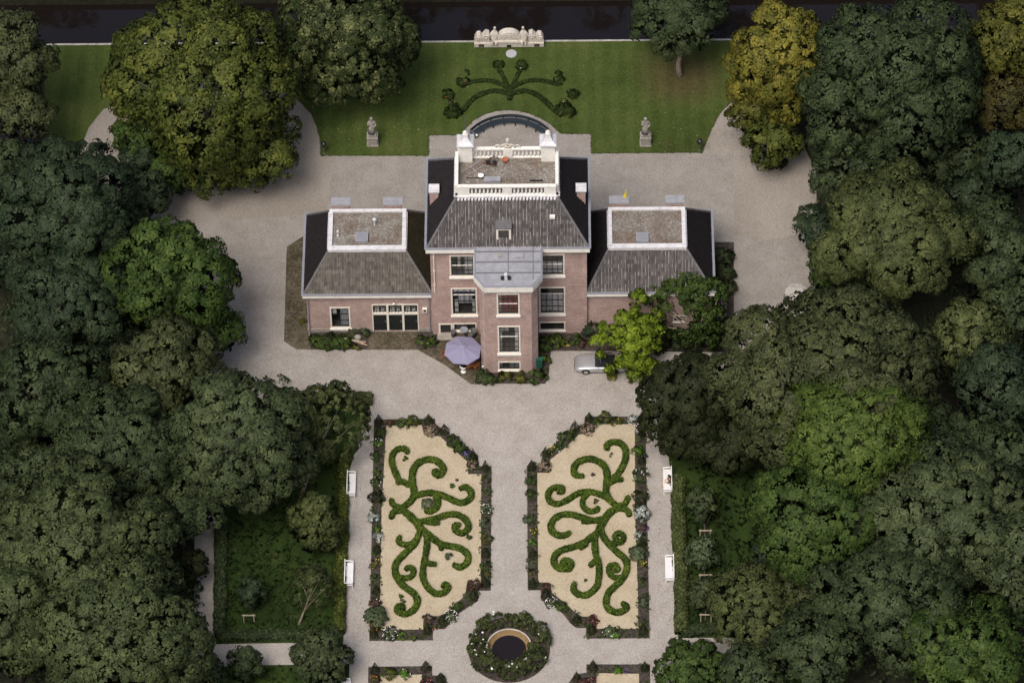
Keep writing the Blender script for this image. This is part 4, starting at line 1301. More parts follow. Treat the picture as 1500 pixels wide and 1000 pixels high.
# seated person on the right upper bench (faces -X)
def skin_obj(name, pts, edges, rad, mat, parent, sub=1):
    me = bpy.data.meshes.new(name)
    me.from_pydata(pts, edges, [])
    me.materials.append(mat)
    o = bpy.data.objects.new(name, me)
    col.objects.link(o)
    o.parent = parent
    m = o.modifiers.new('skin', 'SKIN'); m.use_smooth_shade = True
    sv = me.skin_vertices[0].data
    for i, r in enumerate(rad):
        sv[i].radius = (r, r) if not hasattr(r, '__len__') else r
        sv[i].use_root = (i == 0)
    s = o.modifiers.new('subd', 'SUBSURF'); s.levels = sub; s.render_levels = sub
    return o
def person():
    x, y = G(979, 706, .5)
    t = thing('person', 'person with dark hair in brown top and pale trousers sitting on a white bench', 'person', (x, y, .022))
    P = []; E_ = []; R_ = []
    def ch(parent, *seq):
        last = parent
        for p, r in seq:
            P.append(p); R_.append(r)
            if last is not None: E_.append((last, len(P)-1))
            last = len(P)-1
        return last
    pel = ch(None, ((.10, 0, .56), (.15, .13)))
    chest = ch(pel, ((.12, 0, .76), (.14, .115)), ((.11, 0, .96), (.165, .12)))
    nk = ch(chest, ((.08, 0, 1.08), .075), ((.05, 0, 1.16), .055))
    hd = ch(nk, ((.03, 0, 1.25), (.085, .095)), ((.03, 0, 1.33), (.07, .08)))
    hands = []
    for s in (-1, 1):
        w = ch(chest, ((.10, s*.19, .98), .06), ((.02, s*.26, .74), .048), ((-.17, s*.17, .66), .036), ((-.24, s*.13, .645), .032))
        for k in range(4):
            ch(w, ((-.29, s*(.16-.022*k), .64), .011), ((-.335+.006*abs(k-1.5), s*(.16-.022*k), .615), .0085))
        ch(w, ((-.26, s*.085, .65), .012), ((-.295, s*.075, .63), .009))
        kn = ch(pel, ((.05, s*.09, .55), .095), ((-.30, s*.11, .52), .068), ((-.38, s*.10, .28), .055), ((-.42, s*.10, .07), .042))
        ch(kn, ((-.55, s*.11, .035), .036), ((-.60, s*.115, .03), .028))
    skin_obj('body', P, E_, R_, M['skin'], t)
    tp = [(.10, 0, .60), (.12, 0, .78), (.11, 0, .97), (.09, 0, 1.06)]
    te = [(0, 1), (1, 2), (2, 3)]; tr_ = [(.175, .15), (.16, .135), (.185, .14), (.10, .10)]
    for s in (-1, 1):
        n0 = len(tp)
        tp += [(.10, s*.2, .985), (.02, s*.265, .74), (-.12, s*.195, .675)]
        te += [(2, n0), (n0, n0+1), (n0+1, n0+2)]; tr_ += [.075, .062, .05]
    skin_obj('top', tp, te, tr_, M['brownwool'], t)
    tp = [(.10, 0, .55)]; te = []; tr_ = [(.165, .15)]
    for s in (-1, 1):
        n0 = len(tp)
        tp += [(.05, s*.09, .55), (-.31, s*.11, .525), (-.385, s*.10, .28), (-.415, s*.10, .11)]
        te += [(0, n0), (n0, n0+1), (n0+1, n0+2), (n0+2, n0+3)]; tr_ += [.11, .083, .07, .058]
    skin_obj('trousers', tp, te, tr_, M['palecloth'], t)
    h = MB().ball((.05, 0, 1.335), (.115, .115, .11), 14, 10).ball((.12, 0, 1.22), (.075, .11, .15), 12, 8)
    obj('hair', h, M['hair'], t, True, local=True)
    f = MB()
    for s in (-1, 1): f.ball((-.058, s*.034, 1.285), .013, 8, 6)
    obj('eye', f, M['eyes'], t, True, local=True)
    n = MB().ball((-.068, 0, 1.255), (.018, .014, .026), 8, 6)
    for s in (-1, 1): n.ball((.035, s*.093, 1.27), (.022, .012, .034), 8, 6)
    obj('nose_and_ears', n, M['skin'], t, True, local=True)
    obj('mouth', MB().ball((-.052, 0, 1.215), (.012, .026, .007), 8, 6), M['lips'], t, True, local=True)
    for s in (-1, 1):
        obj('shoe', MB().ball((-.51, s*.108, .045), (.13, .048, .045), 10, 6), M['rot'], t, True, local=True)
person()

# curved bench in the gravel alcove
ax_, ay_ = G(693, 197, .4); bx_, by_ = G(800, 195, .4); tx_, ty_ = G(746, 175, .5)
hw = (bx_-ax_)/2; sg = ty_-(ay_+by_)/2
RB = (hw*hw+sg*sg)/(2*sg)
cx_, cy_ = (ax_+bx_)/2, ty_-RB
half = math.asin(min(1, hw/RB))
t = thing('curved_bench', 'long curved blue black bench in the semicircular gravel alcove behind the house', 'bench', (cx_, ty_, .012))
def arc_box(r0, r1, z0, z1, a0=-half, a1=half, n=40):
    mb = MB()
    A = [math.pi/2+a0+(a1-a0)*i/n for i in range(n+1)]
    vs = []
    for a in A:
        c, s = math.cos(a), math.sin(a)
        vs += [(cx_+c*r0, cy_+s*r0, z0), (cx_+c*r1, cy_+s*r1, z0), (cx_+c*r1, cy_+s*r1, z1), (cx_+c*r0, cy_+s*r0, z1)]
    fs = []
    for i in range(n):
        for k in range(4):
            fs.append((i*4+k, i*4+(k+1) % 4, i*4+4+(k+1) % 4, i*4+4+k))
    fs += [(3, 2, 1, 0), (n*4, n*4+1, n*4+2, n*4+3)]
    return mb.add(vs, fs)
for i in range(4):
    obj('slat', arc_box(RB-.32+i*.14, RB-.21+i*.14, .42, .46), M['ironwood'], t)
for i in range(2):
    obj('back_slat', arc_box(RB+.24, RB+.28, .55+i*.2, .70+i*.2), M['ironwood'], t)
for i in range(8):
    a = math.pi/2-half+2*half*i/7
    c, s = math.cos(a), math.sin(a)
    lg = MB()
    lg.tube([(cx_+c*(RB-.3), cy_+s*(RB-.3), 0.02), (cx_+c*(RB-.28), cy_+s*(RB-.28), .42)], .055, 6)
    lg.tube([(cx_+c*(RB+.22), cy_+s*(RB+.22), 0.02), (cx_+c*(RB+.26), cy_+s*(RB+.26), .9)], .055, 6)
    obj('leg', lg, M['ironwood'], t)
for s_ in (-1, 1):
    a = math.pi/2+s_*half
    c, s = math.cos(a), math.sin(a)
    e = obj('end_panel', MB().tube([(cx_+c*(RB-.4), cy_+s*(RB-.4), .45), (cx_+c*(RB+.3), cy_+s*(RB+.3), .62)], .14, 8), M['ironwood'], t)
    obj('end_cap', MB().ball((cx_+c*(RB-.4), cy_+s*(RB-.4), .5), .12), M['lamp'], e)

# statues
def make_statue():
    t = thing('statue', '', 'statue', (0, 0, 0), 0, 'stone statues on the lawn')
    pd = MB()
    pd.box(-.52, .52, -.45, .45, 0, .18); pd.box(-.44, .44, -.38, .38, .18, .95); pd.box(-.5, .5, -.43, .43, .95, 1.1)
    obj('pedestal', pd, M['stone'], t, local=True, bevel=.03)
    obj('plinth', MB().box(-.36, .36, -.32, .32, 1.1, 1.38), M['stone'], t, local=True, bevel=.03)
    P = [(0, 0, 1.42), (0, .02, 1.8), (.02, .0, 2.2), (.0, 0, 2.55), (-.02, 0, 2.82), (-.02, -.02, 3.04), (-.03, -.05, 3.25), (-.03, -.06, 3.42)]
    E_ = [(i, i+1) for i in range(7)]
    R_ = [(.33, .28), (.29, .24), (.24, .2), (.21, .17), (.24, .18), (.10, .10), (.17, .18), (.14, .15)]
    n = len(P)
    P += [(.26, 0, 2.8), (.36, -.05, 2.45), (.16, -.24, 2.35), (-.28, 0, 2.8), (-.36, -.08, 2.5), (-.14, -.22, 2.72)]
    E_ += [(4, n), (n, n+1), (n+1, n+2), (4, n+3), (n+3, n+4), (n+4, n+5)]
    R_ += [.10, .085, .07, .10, .085, .07]
    skin_obj('figure', P, E_, R_, M['stone'], t, 2)
    dr = MB()
    for k in range(9):
        a = -math.pi*.95+k*.24
        dr.tube([(math.cos(a)*.33, math.sin(a)*.28, 1.4), (math.cos(a)*.27, math.sin(a)*.23, 2.0), (math.cos(a+.3)*.2, math.sin(a+.3)*.17, 2.6)], [.06, .05, .03], 5)
    obj('drapery', dr, M['stone'], t, True, local=True)
    return t
s1 = make_statue()
s1.location = (*G(546, 211), .06)
s1['label'] = 'grey stone robed statue on a pedestal on the lawn, left of the house'
dup(s1, (*G(945.5, 211), .06), 0, 'grey stone robed statue on a pedestal on the lawn, right of the house')

# garden lamps
def make_lamp():
    t = thing('garden_lamp', '', 'lamp', (0, 0, 0), 0, 'low garden lamps at the lawn corners')
    obj('post', MB().tube([(0, 0, 0), (0, 0, .95)], .05, 8).lathe([(.12, 0), (.12, .05), (.06, .09)], 10), M['barrel'], t, local=True)
    l = obj('lantern', MB().lathe([(.1, .93), (.24, 1.05), (.26, 1.3), (.2, 1.42), (.05, 1.5)], 10), M['black'], t, local=True)
    obj('glass', MB().box(-.06, .06, -.20, -.05, 1.28, 1.42), M['lamp'], l, local=True)
    return t
l1 = make_lamp(); l1.location = (*G(475, 225.5), .05)
l1['label'] = 'low black garden lamp at the left front corner of the lawn'
dup(l1, (*G(1024.6, 221.5), .05), 0, 'low black garden lamp at the right front corner of the lawn')

# stone disc on lawn
dx, dy = G(749, 80)
tag(obj('stone_disc', MB().lathe([(.5, .06), (.5, .12), (.46, .15), (.08, .15), (.07, .1)], 32, (dx, dy, 0)), M['slab'], smooth=False), 'round pale stone disc set in the lawn below the waterside monument', 'stone disc')

# monument at the water
mx, my = -.15, 35.0
t = thing('monument', 'pale carved stone bench monument with two figures at the canal edge', 'monument', (mx, my, .06))
obj('base', MB().box(mx-3.15, mx+3.15, my-.35, my+.55, .06, .62).box(mx-1.3, mx+1.3, my-.45, my+.5, .62, .95), M['palestone'], t, bevel=.05)
dm = MB()
prof = [(1.05*math.cos(a), .95+.95*math.sin(a)) for a in np.linspace(math.pi, 0, 18)]
vs = [(mx+x, my-.3, z) for x, z in prof]+[(mx+x, my+.35, z) for x, z in prof]
n = len(prof)
dm.add(vs, [tuple(range(n)), tuple(range(2*n-1, n-1, -1))]+[(i+1, i, n+i, n+i+1) for i in range(n-1)]+[(0, n-1, 2*n-1, n)])
for r_ in (.85, .6):
    dm.tube([(mx+r_*math.cos(a), my-.32, .97+r_*.9*math.sin(a)) for a in np.linspace(0, math.pi, 16)], .05, 6)
obj('shell_panel', dm, M['palestone'], t)
for s in (-1, 1):
    P = [(mx+s*1.32, my, .75), (mx+s*1.32, my-.02, 1.25), (mx+s*1.3, my, 1.75), (mx+s*1.28, my-.02, 2.05), (mx+s*1.27, my-.05, 2.3), (mx+s*1.27, my-.06, 2.45)]
    P = [(x-mx, y-my, z-.06) for x, y, z in P]
    E_ = [(i, i+1) for i in range(5)]
    R_ = [(.36, .32), (.30, .27), (.27, .2), (.09, .09), (.14, .14), (.10, .11)]
    P += [(s*1.05, -.1, 1.6), (s*.95, -.2, 1.2), (s*1.6, -.05, 1.6), (s*1.75, -.15, 1.2), (s*1.15, -.45, .85), (s*1.2, -.5, .45), (s*1.5, -.45, .85), (s*1.5, -.5, .45)]
    E_ += [(2, 6), (6, 7), (2, 8), (8, 9), (0, 10), (10, 11), (0, 12), (12, 13)]
    R_ += [.1, .08, .1, .08, .14, .1, .14, .1]
    skin_obj('figure', P, E_, R_, M['palestone'], t, 2)
    wg = MB()
    poly = [(s*1.75, .62), (s*1.78, 1.6), (s*2.1, 1.75), (s*2.45, 1.25), (s*2.6, 1.55), (s*2.9, 1.5), (s*3.1, 1.05), (s*3.15, .62)]
    n = len(poly)
    vs = [(mx+x, my-.25, z) for x, z in poly]+[(mx+x, my+.35, z) for x, z in poly]
    wg.add(vs, [tuple(range(n)), tuple(range(2*n-1, n-1, -1))]+[(i+1, i, n+i, n+(i+1)) for i in range(n-1)]+[(0, n-1, 2*n-1, n)])
    for c_, r_ in (((s*2.05, 1.3), .3), ((s*2.75, 1.15), .26)):
        wg.tube([(mx+c_[0]+r_*(1-.06*i)*math.cos(i*.5), my-.28, c_[1]+r_*(1-.06*i)*math.sin(i*.5)) for i in range(14)], .06, 6)
    obj('scroll_wing', wg, M['palestone'], t)
    obj('niche', MB().box(mx+s*2.5-.25, mx+s*2.5+.25, my-.36, my-.352, .14, .5), M['room'], t)
obj('niche', MB().box(mx-.2, mx+.2, my-.36, my-.352, .1, .4), M['black'], t)

# pond with rose ring
pcx, pcy = 0.0, -32.8
t = thing('pond_basin', 'round stone pond basin with pale rim and ochre inside, ringed by roses', 'pond basin', (pcx, pcy, .02))
obj('rim', MB().lathe([(1.80, .02), (1.84, .42), (1.80, .52), (1.62, .52), (1.60, .46)], 48, (pcx, pcy, 0)), M['rim'], t, True).data.polygons
def ring_mb(prof, seg=48):
    mb = MB().lathe(prof, seg, (pcx, pcy, 0))
    mb.f = mb.f[:-2]; mb.t = mb.t[:-2]
    return mb
bpy.data.objects.remove(t.children[0])
obj('rim', ring_mb([(1.86, .02), (1.88, .36), (1.85, .44), (1.76, .44), (1.74, .40)]), M['rim'], t, True)
obj('inner_wall', ring_mb([(1.74, .40), (1.68, .26), (1.48, .15), (1.36, .08), (1.2, -.1)]), M['ochre'], t, True)
o = obj('pond_water', MB().lathe([(1.5, -.3), (1.5, .10)], 40, (pcx, pcy, 0)), M['pondwater']); o['kind'] = 'structure'
o = obj('rose_bed_soil', ring_mb([(3.35, .0), (3.3, .07), (1.87, .08)], 48), M['soil']); o['kind'] = 'structure'
rng = np.random.default_rng(5)
rl = []
for k in range(34):
    a = 2*math.pi*k/34+rng.uniform(-.1, .1)
    rr = rng.uniform(2.4, 2.95)
    rl.append((pcx+rr*math.cos(a), pcy+rr*math.sin(a), rng.uniform(.4, .75), rng.uniform(.48, .68)))
for k in range(16):
    a = -math.pi/2+(k-7.5)*.21
    rr = rng.uniform(1.85, 2.15)
    rl.append((pcx+rr*math.cos(a), pcy+rr*math.sin(a), rng.uniform(.35, .6), rng.uniform(.32, .48)))
t = thing('rose_hedge', 'ring of bushy green roses with scattered white blooms around the round pond', 'rose bed', (pcx, pcy, .07))
Q, ti = crown_quads(rl, .10, .24, 22, rng, 1.8, .7, -.4, .6)
quads_obj('foliage', Q, ti, LM['rose'], t, (pcx, pcy, .07))
nf = 26
an = rng.uniform(0, 2*math.pi, nf); rr = rng.uniform(2.1, 3.4, nf)
Pf = np.stack([pcx+rr*np.cos(an), pcy+rr*np.sin(an), rng.uniform(.85, 1.12, nf)], 1)
Qf = leaf_arrays(Pf, np.array([[0, -.5, 1.]])+rng.normal(size=(nf, 3))*.2, .085, rng, .95)
quads_obj('blooms', Qf, rng.uniform(0, 1, nf), M['fl_white'], t, (pcx, pcy, .07))['kind'] = 'stuff'

# parasol set
ux, uy = G(678, 512.5, 2.15)
t = thing('parasol', 'lilac eight sided garden parasol open over a table beside the stair bay', 'parasol', (ux, uy, .036))
cn = MB()
R8 = 1.62
rim8 = [(ux+R8*math.cos(2*math.pi*(i+.35)/8), uy+R8*math.sin(2*math.pi*(i+.35)/8), 2.12) for i in range(8)]
top = (ux, uy, 2.72)
ns = 5
for i in range(8):
    a, b = Vector(rim8[i]), Vector(rim8[(i+1) % 8])
    for k in range(ns):
        f0, f1 = k/ns, (k+1)/ns
        T = Vector(top)
        sag = lambda f: Vector((0, 0, -.06*math.sin(math.pi*f)))
        p = [T.lerp(a, f0), T.lerp(a, f1), T.lerp(b, f1), T.lerp(b, f0)]
        m0, m1 = (p[0]+p[3])/2+sag(f0)*.6, (p[1]+p[2])/2+sag(f1)*.6
        cn.add([p[0], p[1], m1, m0], [(0, 1, 2, 3)]); cn.add([m0, m1, p[2], p[3]], [(0, 1, 2, 3)])
    cn.add([a, b, b-Vector((0, 0, .1)), a-Vector((0, 0, .1))], [(1, 0, 3, 2)])
cap8 = [(ux+.3*math.cos(2*math.pi*(i+.35)/8), uy+.3*math.sin(2*math.pi*(i+.35)/8), 2.69) for i in range(8)]
for i in range(8): cn.add([(ux, uy, 2.82), cap8[i], cap8[(i+1) % 8]], [(0, 1, 2)])
obj('canopy', cn, M['lilac'], t)
obj('pole', MB().tube([(ux, uy, .05), (ux, uy, 2.9)], .03, 8), M['rot'], t)
rb = MB()
for i in range(8): rb.tube([(ux, uy, 2.66), Vector(rim8[i])-Vector((0, 0, .03))], .014, 5)
obj('rib', rb, M['rot'], t)
obj('base', MB().lathe([(.3, 0), (.3, .07), (.05, .12)], 16, (ux, uy, .04)), M['plinth'], t)
t = thing('patio_table', 'dark round patio table standing under the lilac parasol', 'table', (ux+.25, uy-.1, .036))
obj('tabletop', MB().lathe([(.7, .70), (.72, .72), (.7, .74)], 24, (ux+.25, uy-.1, 0)), M['orangewood'], t)
for k in range(4):
    a = k*math.pi/2+.4
    obj('leg', MB().tube([(ux+.25+.5*math.cos(a), uy-.1+.5*math.sin(a), .04), (ux+.25+.4*math.cos(a), uy-.1+.4*math.sin(a), .7)], .03, 6), M['orangewood'], t)
def chair(px, py, rz, label, mat='orangewood'):
    x, y = G(px, py, .45)
    t = thing('patio_chair', label, 'chair', (x, y, .036), rz, 'chairs at the patio table')
    for i in range(5):
        yy = -.2+i*.1
        obj('slat', MB().box(-.23, .23, yy-.04, yy+.04, .42, .445), M[mat], t, local=True)
    for i in range(4):
        obj('back_slat', MB().box(-.22, .22, .26+.02*i, .285+.02*i, .52+i*.11, .60+i*.11), M[mat], t, local=True)
    for s in (-1, 1):
        obj('leg', MB().tube([(s*.24, .22, 0), (s*.24, .24, .5), (s*.24, .34, .98)], .025, 6), M[mat], t, local=True)
        obj('leg', MB().tube([(s*.24, -.26, 0), (s*.24, -.22, .64)], .025, 6), M[mat], t, local=True)
        obj('armrest', MB().box(s*.24-.035, s*.24+.035, -.27, .28, .64, .67), M[mat], t, local=True)
chair(653.5, 520, 1.45, 'orange wooden armchair peeping out left of the lilac parasol')
chair(696, 536, -2.3, 'orange wooden armchair between the lilac parasol and the stair bay')
x, y = G(678.5, 536.5, .7)
t = thing('side_table', 'small round white table at the lower edge of the lilac parasol', 'table', (x, y, .036))
obj('tabletop', MB().lathe([(.3, .68), (.32, .71), (.3, .74)], 20, (x, y, 0)), M['benchwhite'], t)
obj('stem', MB().tube([(x, y, .06), (x, y, .68)], .035, 8).lathe([(.24, .03), (.22, .06), (.04, .09)], 14, (x, y, 0)), M['benchwhite'], t)
x, y = G(679.5, 483, .95)
t = thing('garden_urn', 'pale oval topped bird bath on a dark stem by the basement window', 'bird bath', (x, y, .04))
obj('bowl', MB().lathe([(.12, .8), (.33, .92), (.37, 1.0), (.33, 1.0), (.2, .93)], 20, (x, y, 0)), M['bluelead'], t, True)
obj('stem', MB().lathe([(.26, .04), (.22, .1), (.1, .25), (.08, .7), (.14, .8)], 14, (x, y, 0)), M['barrel'], t, True)
for k, (px_, py_, r_, h_) in enumerate(((664, 489, .22, .8), (694, 488, .26, .9), (689, 494, .2, .6))):
    x, y = G(px_, py_, h_*.5)
    tag(obj('planter', MB().lathe([(r_*.75, .04), (r_, h_*.8), (r_*1.08, h_), (r_*.85, h_), (r_*.8, h_*.85)], 14, (x, y, 0)), M['barrel'], smooth=True),
        ('dark tub at the foot of the basement door', 'tall dark tub in the corner against the stair bay', 'low dark pot in front of the corner tub behind the parasol')[k], 'tub', 'dark tubs behind the parasol')
# planks leaning by left wing
for k, (a, b, lb, w) in enumerate((((497, 494), (536, 501), 'pale timber plank lying in the left wing border, uppermost of three', .12), ((499, 496), (533, 503), 'pale timber plank lying in the left wing border, middle of three', .1), ((505, 496), (538, 506), 'pale timber plank lying in the left wing border, lowest of three', .09))):
    p, q = (*G(*a, .5), .5+.05*k), (*G(*b, .15), .15+.02*k)
    tag(obj('plank', MB().tube([p, q], w*.5, 4), M['rot']), lb, 'plank', 'planks in the left wing border')
x, y = G(531, 503, .2)
tag(obj('red_bucket', MB().lathe([(.13, .06), (.17, .3), (.15, .3), (.12, .1)], 12, (x, y, 0)), M['terracotta'], smooth=True), 'small red bucket at the end of the planks by left wing', 'bucket')
x, y = G(524, 494, .25)
tag(obj('boulder', MB().ball((x, y, .25), (.34, .26, .28), 9, 6), M['stone']), 'grey boulder in the border beneath the left wing window', 'stone')
# pale heap on the right drive
x, y = G(1167, 428, .4)
rng = np.random.default_rng(9)
hp = MB()
hp.lathe([(1.02, .0), (1.0, .3), (.86, .52), (.5, .7), (.12, .74)], 18, (x, y, .02), 1.0, 1.1)
hp.v = [(a+rng.normal()*.07, b+rng.normal()*.07, max(.02, c+rng.normal()*.05)) for a, b, c in hp.v]
t = thing('covered_woodpile', 'heap under a crumpled pale grey sheet at the edge of the right drive', 'covered heap', (x, y, .02))
obj('sheet', hp, M['tarp'], t)
obj('hem', MB().lathe([(1.12, 0), (1.1, .1), (.95, .12)], 18, (x, y, .03), 1.0, 1.1), M['barrel'], t)
# ladder
(x0_, y0_), (x1_, y1_) = G(1062, 470, 0), G(1059.5, 432, 3.0)
t = thing('ladder', 'aluminium ladder leaning against the right wing above the dark shrubs', 'ladder', (x0_, y0_, .05))
A0, A1 = Vector((17.9, 3.6, .05)), Vector((17.45, 3.9, 5.0))
for pxa in (1064.5, 1059.0):
    pass
ba, ta = Vector((*G(1063.5, 470, .05), .05)), Vector((*G(1063, 432, 2.6), 2.6))
bb_, tb_ = Vector((*G(1056.5, 469, .05), .05)), Vector((*G(1057, 432, 2.6), 2.6))
obj('rail', MB().tube([ba, ta], .035, 6), M['alum'], t); obj('rail', MB().tube([bb_, tb_], .035, 6), M['alum'], t)
for i in range(10):
    f = (i+.5)/10
    obj('rung', MB().tube([ba.lerp(ta, f), bb_.lerp(tb_, f)], .02, 6), M['alum'], t)

# ---- car (silver roadster, nose to the left)
def car():
    x0c, yc = 5.55, -2.92
    t = thing('parked_car', 'silver open top car with black hood parked under the lime green tree', 'car', (x0c+2.1, yc, .02))
    L = 4.35; Wd = .88
    st = [  # x, half width, z bottom, z belt, crown height
        (.00, .62, .36, .58, .60), (.06, .74, .28, .66, .70), (.35, .82, .22, .74, .80), (.9, .86, .20, .80, .88), (1.5, .87, .20, .84, .93), (1.75, .87, .2, .86, .92),
        (2.4, .88, .20, .87, .90), (3.0, .88, .20, .87, .91), (3.3, .87, .2, .86, .92), (3.8, .85, .22, .83, .88), (4.2, .80, .28, .76, .80), (4.32, .72, .34, .66, .70), (4.36, .6, .4, .58, .6)]
    mb = MB()
    K = 11
    rings = []
    for (x, w, zb, zs, zc_) in st:
        r = []
        for k in range(K):
            f = k/(K-1)*2-1        # -1..1 across
            r.append(None)
        pts = [(-w*.93, zb), (-w, zb+(zs-zb)*.45), (-w*.98, zs-.05), (-w*.90, zs), (-w*.5, zc_-.02), (0, zc_), (w*.5, zc_-.02), (w*.90, zs), (w*.98, zs-.05), (w, zb+(zs-zb)*.45), (w*.93, zb)]
        rings.append([(x0c+x, yc+a, b) for a, b in pts])
    vs = [p for r in rings for p in r]
    fs = []
    for i in range(len(rings)-1):
        for k in range(K-1):
            fs.append((i*K+k, i*K+k+1, (i+1)*K+k+1, (i+1)*K+k))
        fs.append((i*K+K-1, i*K, (i+1)*K, (i+1)*K+K-1))
    fs += [tuple(range(K-1, -1, -1)), tuple(range((len(rings)-1)*K, len(rings)*K))]
    mb.add(vs, fs)
    obj('body', mb, M['silver'], t, True)
    # cabin
    cs = [(1.72, .74, .90), (2.15, .62, 1.24), (2.3, .60, 1.29), (2.9, .60, 1.29), (3.05, .63, 1.24), (3.42, .72, .92)]
    top = MB()
    sec = cs[2:4]
    vs = []
    for x, w, z in [(2.18, .61, 1.25)]+sec+[(3.05, .63, 1.23), (3.42, .72, .92)]:
        vs += [(x0c+x, yc-w, z-.03), (x0c+x, yc-w*.6, z+.02), (x0c+x, yc+w*.6, z+.02), (x0c+x, yc+w, z-.03)]
    top.add(vs, [(i*4+k, i*4+k+1, i*4+5+k, i*4+4+k) for i in range(4) for k in range(3)])
    obj('soft_top', top, M['softtop'], t, True)
    obj('windscreen', MB().add([(x0c+1.70, yc-.72, .91), (x0c+1.70, yc+.72, .91), (x0c+2.16, yc+.60, 1.24), (x0c+2.16, yc-.60, 1.24)], [(0, 1, 2, 3)]), M['carglass'], t)
    fr_ = MB()
    for s in (-1, 1):
        fr_.tube([(x0c+1.70, yc+s*.73, .90), (x0c+2.17, yc+s*.61, 1.25)], .022, 6)
        obj('side_window', MB().add([(x0c+1.78, yc+s*.75, .90), (x0c+3.35, yc+s*.75, .90), (x0c+3.05, yc+s*.645, 1.20), (x0c+2.2, yc+s*.625, 1.22)], [(0, 1, 2, 3)]), M['carglass'], t)
        m_ = obj('mirror', MB().ball((x0c+1.95, yc+s*.98, .98), (.06, .1, .07), 8, 6), M['silver'], t, True)
        obj('headlight', MB().ball((x0c+.1, yc+s*.55, .56), (.07, .15, .085), 10, 6), M['lamp'], t, True)
        obj('tail_light', MB().box(x0c+4.28, x0c+4.355, yc+s*.55-.14, yc+s*.55+.14, .56, .68), M['redlamp'], t)
        obj('door_handle', MB().box(x0c+2.75, x0c+2.92, yc+s*.895-.015, yc+s*.895+.015, .70, .73), M['chrome'], t)
        obj('door_seam', MB().box(x0c+1.80, x0c+1.815, yc+s*.876-.012, yc+s*.876+.012, .3, .84).box(x0c+3.05, x0c+3.065, yc+s*.876-.012, yc+s*.876+.012, .3, .84), M['black'], t)
    fr_.tube([(x0c+2.17, yc-.61, 1.25), (x0c+2.17, yc+.61, 1.25)], .022, 6)
    obj('windscreen_frame', fr_, M['chrome'], t)
    obj('bumper', MB().box(x0c-.06, x0c+.1, yc-.72, yc+.72, .36, .46), M['chrome'], t, bevel=.03)
    obj('bumper', MB().box(x0c+4.3, x0c+4.42, yc-.70, yc+.70, .40, .50), M['chrome'], t, bevel=.03)
    obj('grille', MB().box(x0c-.02, x0c+.03, yc-.38, yc+.38, .47, .56), M['black'], t)
    for xw in (.92, 3.38):
        for s in (-1, 1):
            yy = yc+s*.80
            ty = MB()
            seg = 20
            pr = [(.19, -.1), (.29, -.10), (.315, -.07), (.315, .07), (.29, .10), (.19, .1)]
            vs = []
            for r_, w_ in pr:
                for k in range(seg):
                    a = 2*math.pi*k/seg
                    vs.append((x0c+xw+r_*math.cos(a), yy+w_, .335+r_*math.sin(a)))
            ty.add(vs, [(i*seg+k, i*seg+(k+1) % seg, (i+1)*seg+(k+1) % seg, (i+1)*seg+k) for i in range(5) for k in range(seg)])
            w_ = obj('wheel', ty, M['rubber'], t, True)
            rm_ = MB()
            vs = [(x0c+xw+r_*math.cos(2*math.pi*k/seg), yy+s*d_, .335+r_*math.sin(2*math.pi*k/seg)) for r_, d_ in ((.2, .095), (.17, .085), (.06, .1), (.01, .105)) for k in range(seg)]
            rm_.add(vs, [(i*seg+k, i*seg+(k+1) % seg, (i+1)*seg+(k+1) % seg, (i+1)*seg+k) for i in range(3) for k in range(seg)])
            obj('rim', rm_, M['chrome'], w_, True)
            ar = MB().tube([(x0c+xw+.36*math.cos(a), yc+s*.872, .335+.36*math.sin(a)) for a in np.linspace(-.25, math.pi+.25, 14)], .022, 6)
            obj('wheel_arch', ar, M['black'], t, True)
car()

# ================================================================== PARTERRE HEDGES
def zc(ox, oy, pts, k=7.143):
    return [G(ox+x/k, oy+y/k, .3) for x, y in pts]
LS = [
    ([(405, 235), (390, 195), (345, 185), (285, 205), (245, 265), (245, 340), (280, 440), (325, 525)], 56),
    ([(290, 545), (350, 530), (430, 575)], 52),
    ([(325, 810), (400, 770), (465, 700), (475, 640), (460, 560), (455, 470), (475, 390), (530, 330), (620, 300), (710, 315), (770, 370), (775, 430), (730, 465), (690, 430), (725, 415)], 66),
    ([(480, 690), (560, 660), (640, 650), (740, 665), (840, 705), (930, 745), (1010, 745), (1070, 690), (1065, 630), (1010, 590), (950, 610)], 60),
    ([(690, 680), (725, 740), (700, 810), (640, 840), (590, 825)], 60),
    ([(350, 805), (265, 780), (240, 740), (240, 715)], 48),
    ([(350, 835), (260, 850), (235, 915)], 54),
    ([(340, 812), (420, 880), (500, 960), (545, 1030), (560, 1060)], 74),
    ([(500, 950), (620, 938), (740, 905), (860, 872), (960, 890), (1030, 950), (1040, 1020), (980, 1070), (910, 1040), (905, 990), (960, 985)], 60),
    ([(600, 958), (680, 968), (740, 962)], 34),
    ([(545, 1000), (525, 1080), (470, 1190), (370, 1290), (290, 1380), (275, 1460), (310, 1560), (390, 1640), (470, 1700), (510, 1780), (470, 1870), (390, 1912), (315, 1895), (300, 1845), (350, 1830), (360, 1870)], 62),
    ([(510, 1120), (440, 1185), (350, 1185), (310, 1150), (330, 1105)], 48),
    ([(290, 1525), (380, 1540), (450, 1520), (470, 1460), (430, 1430), (380, 1450)], 50),
    ([(580, 1040), (610, 1160), (595, 1300), (570, 1430), (570, 1540), (620, 1640), (700, 1700), (780, 1695), (830, 1645), (800, 1605), (770, 1635)], 58),
    ([(590, 1365), (640, 1390), (708, 1395)], 44),
    ([(570, 1030), (680, 1130), (770, 1190), (880, 1210), (980, 1240), (1040, 1310), (1020, 1390), (950, 1425), (885, 1395)], 62),
    ([(735, 1175), (765, 1245)], 34)]
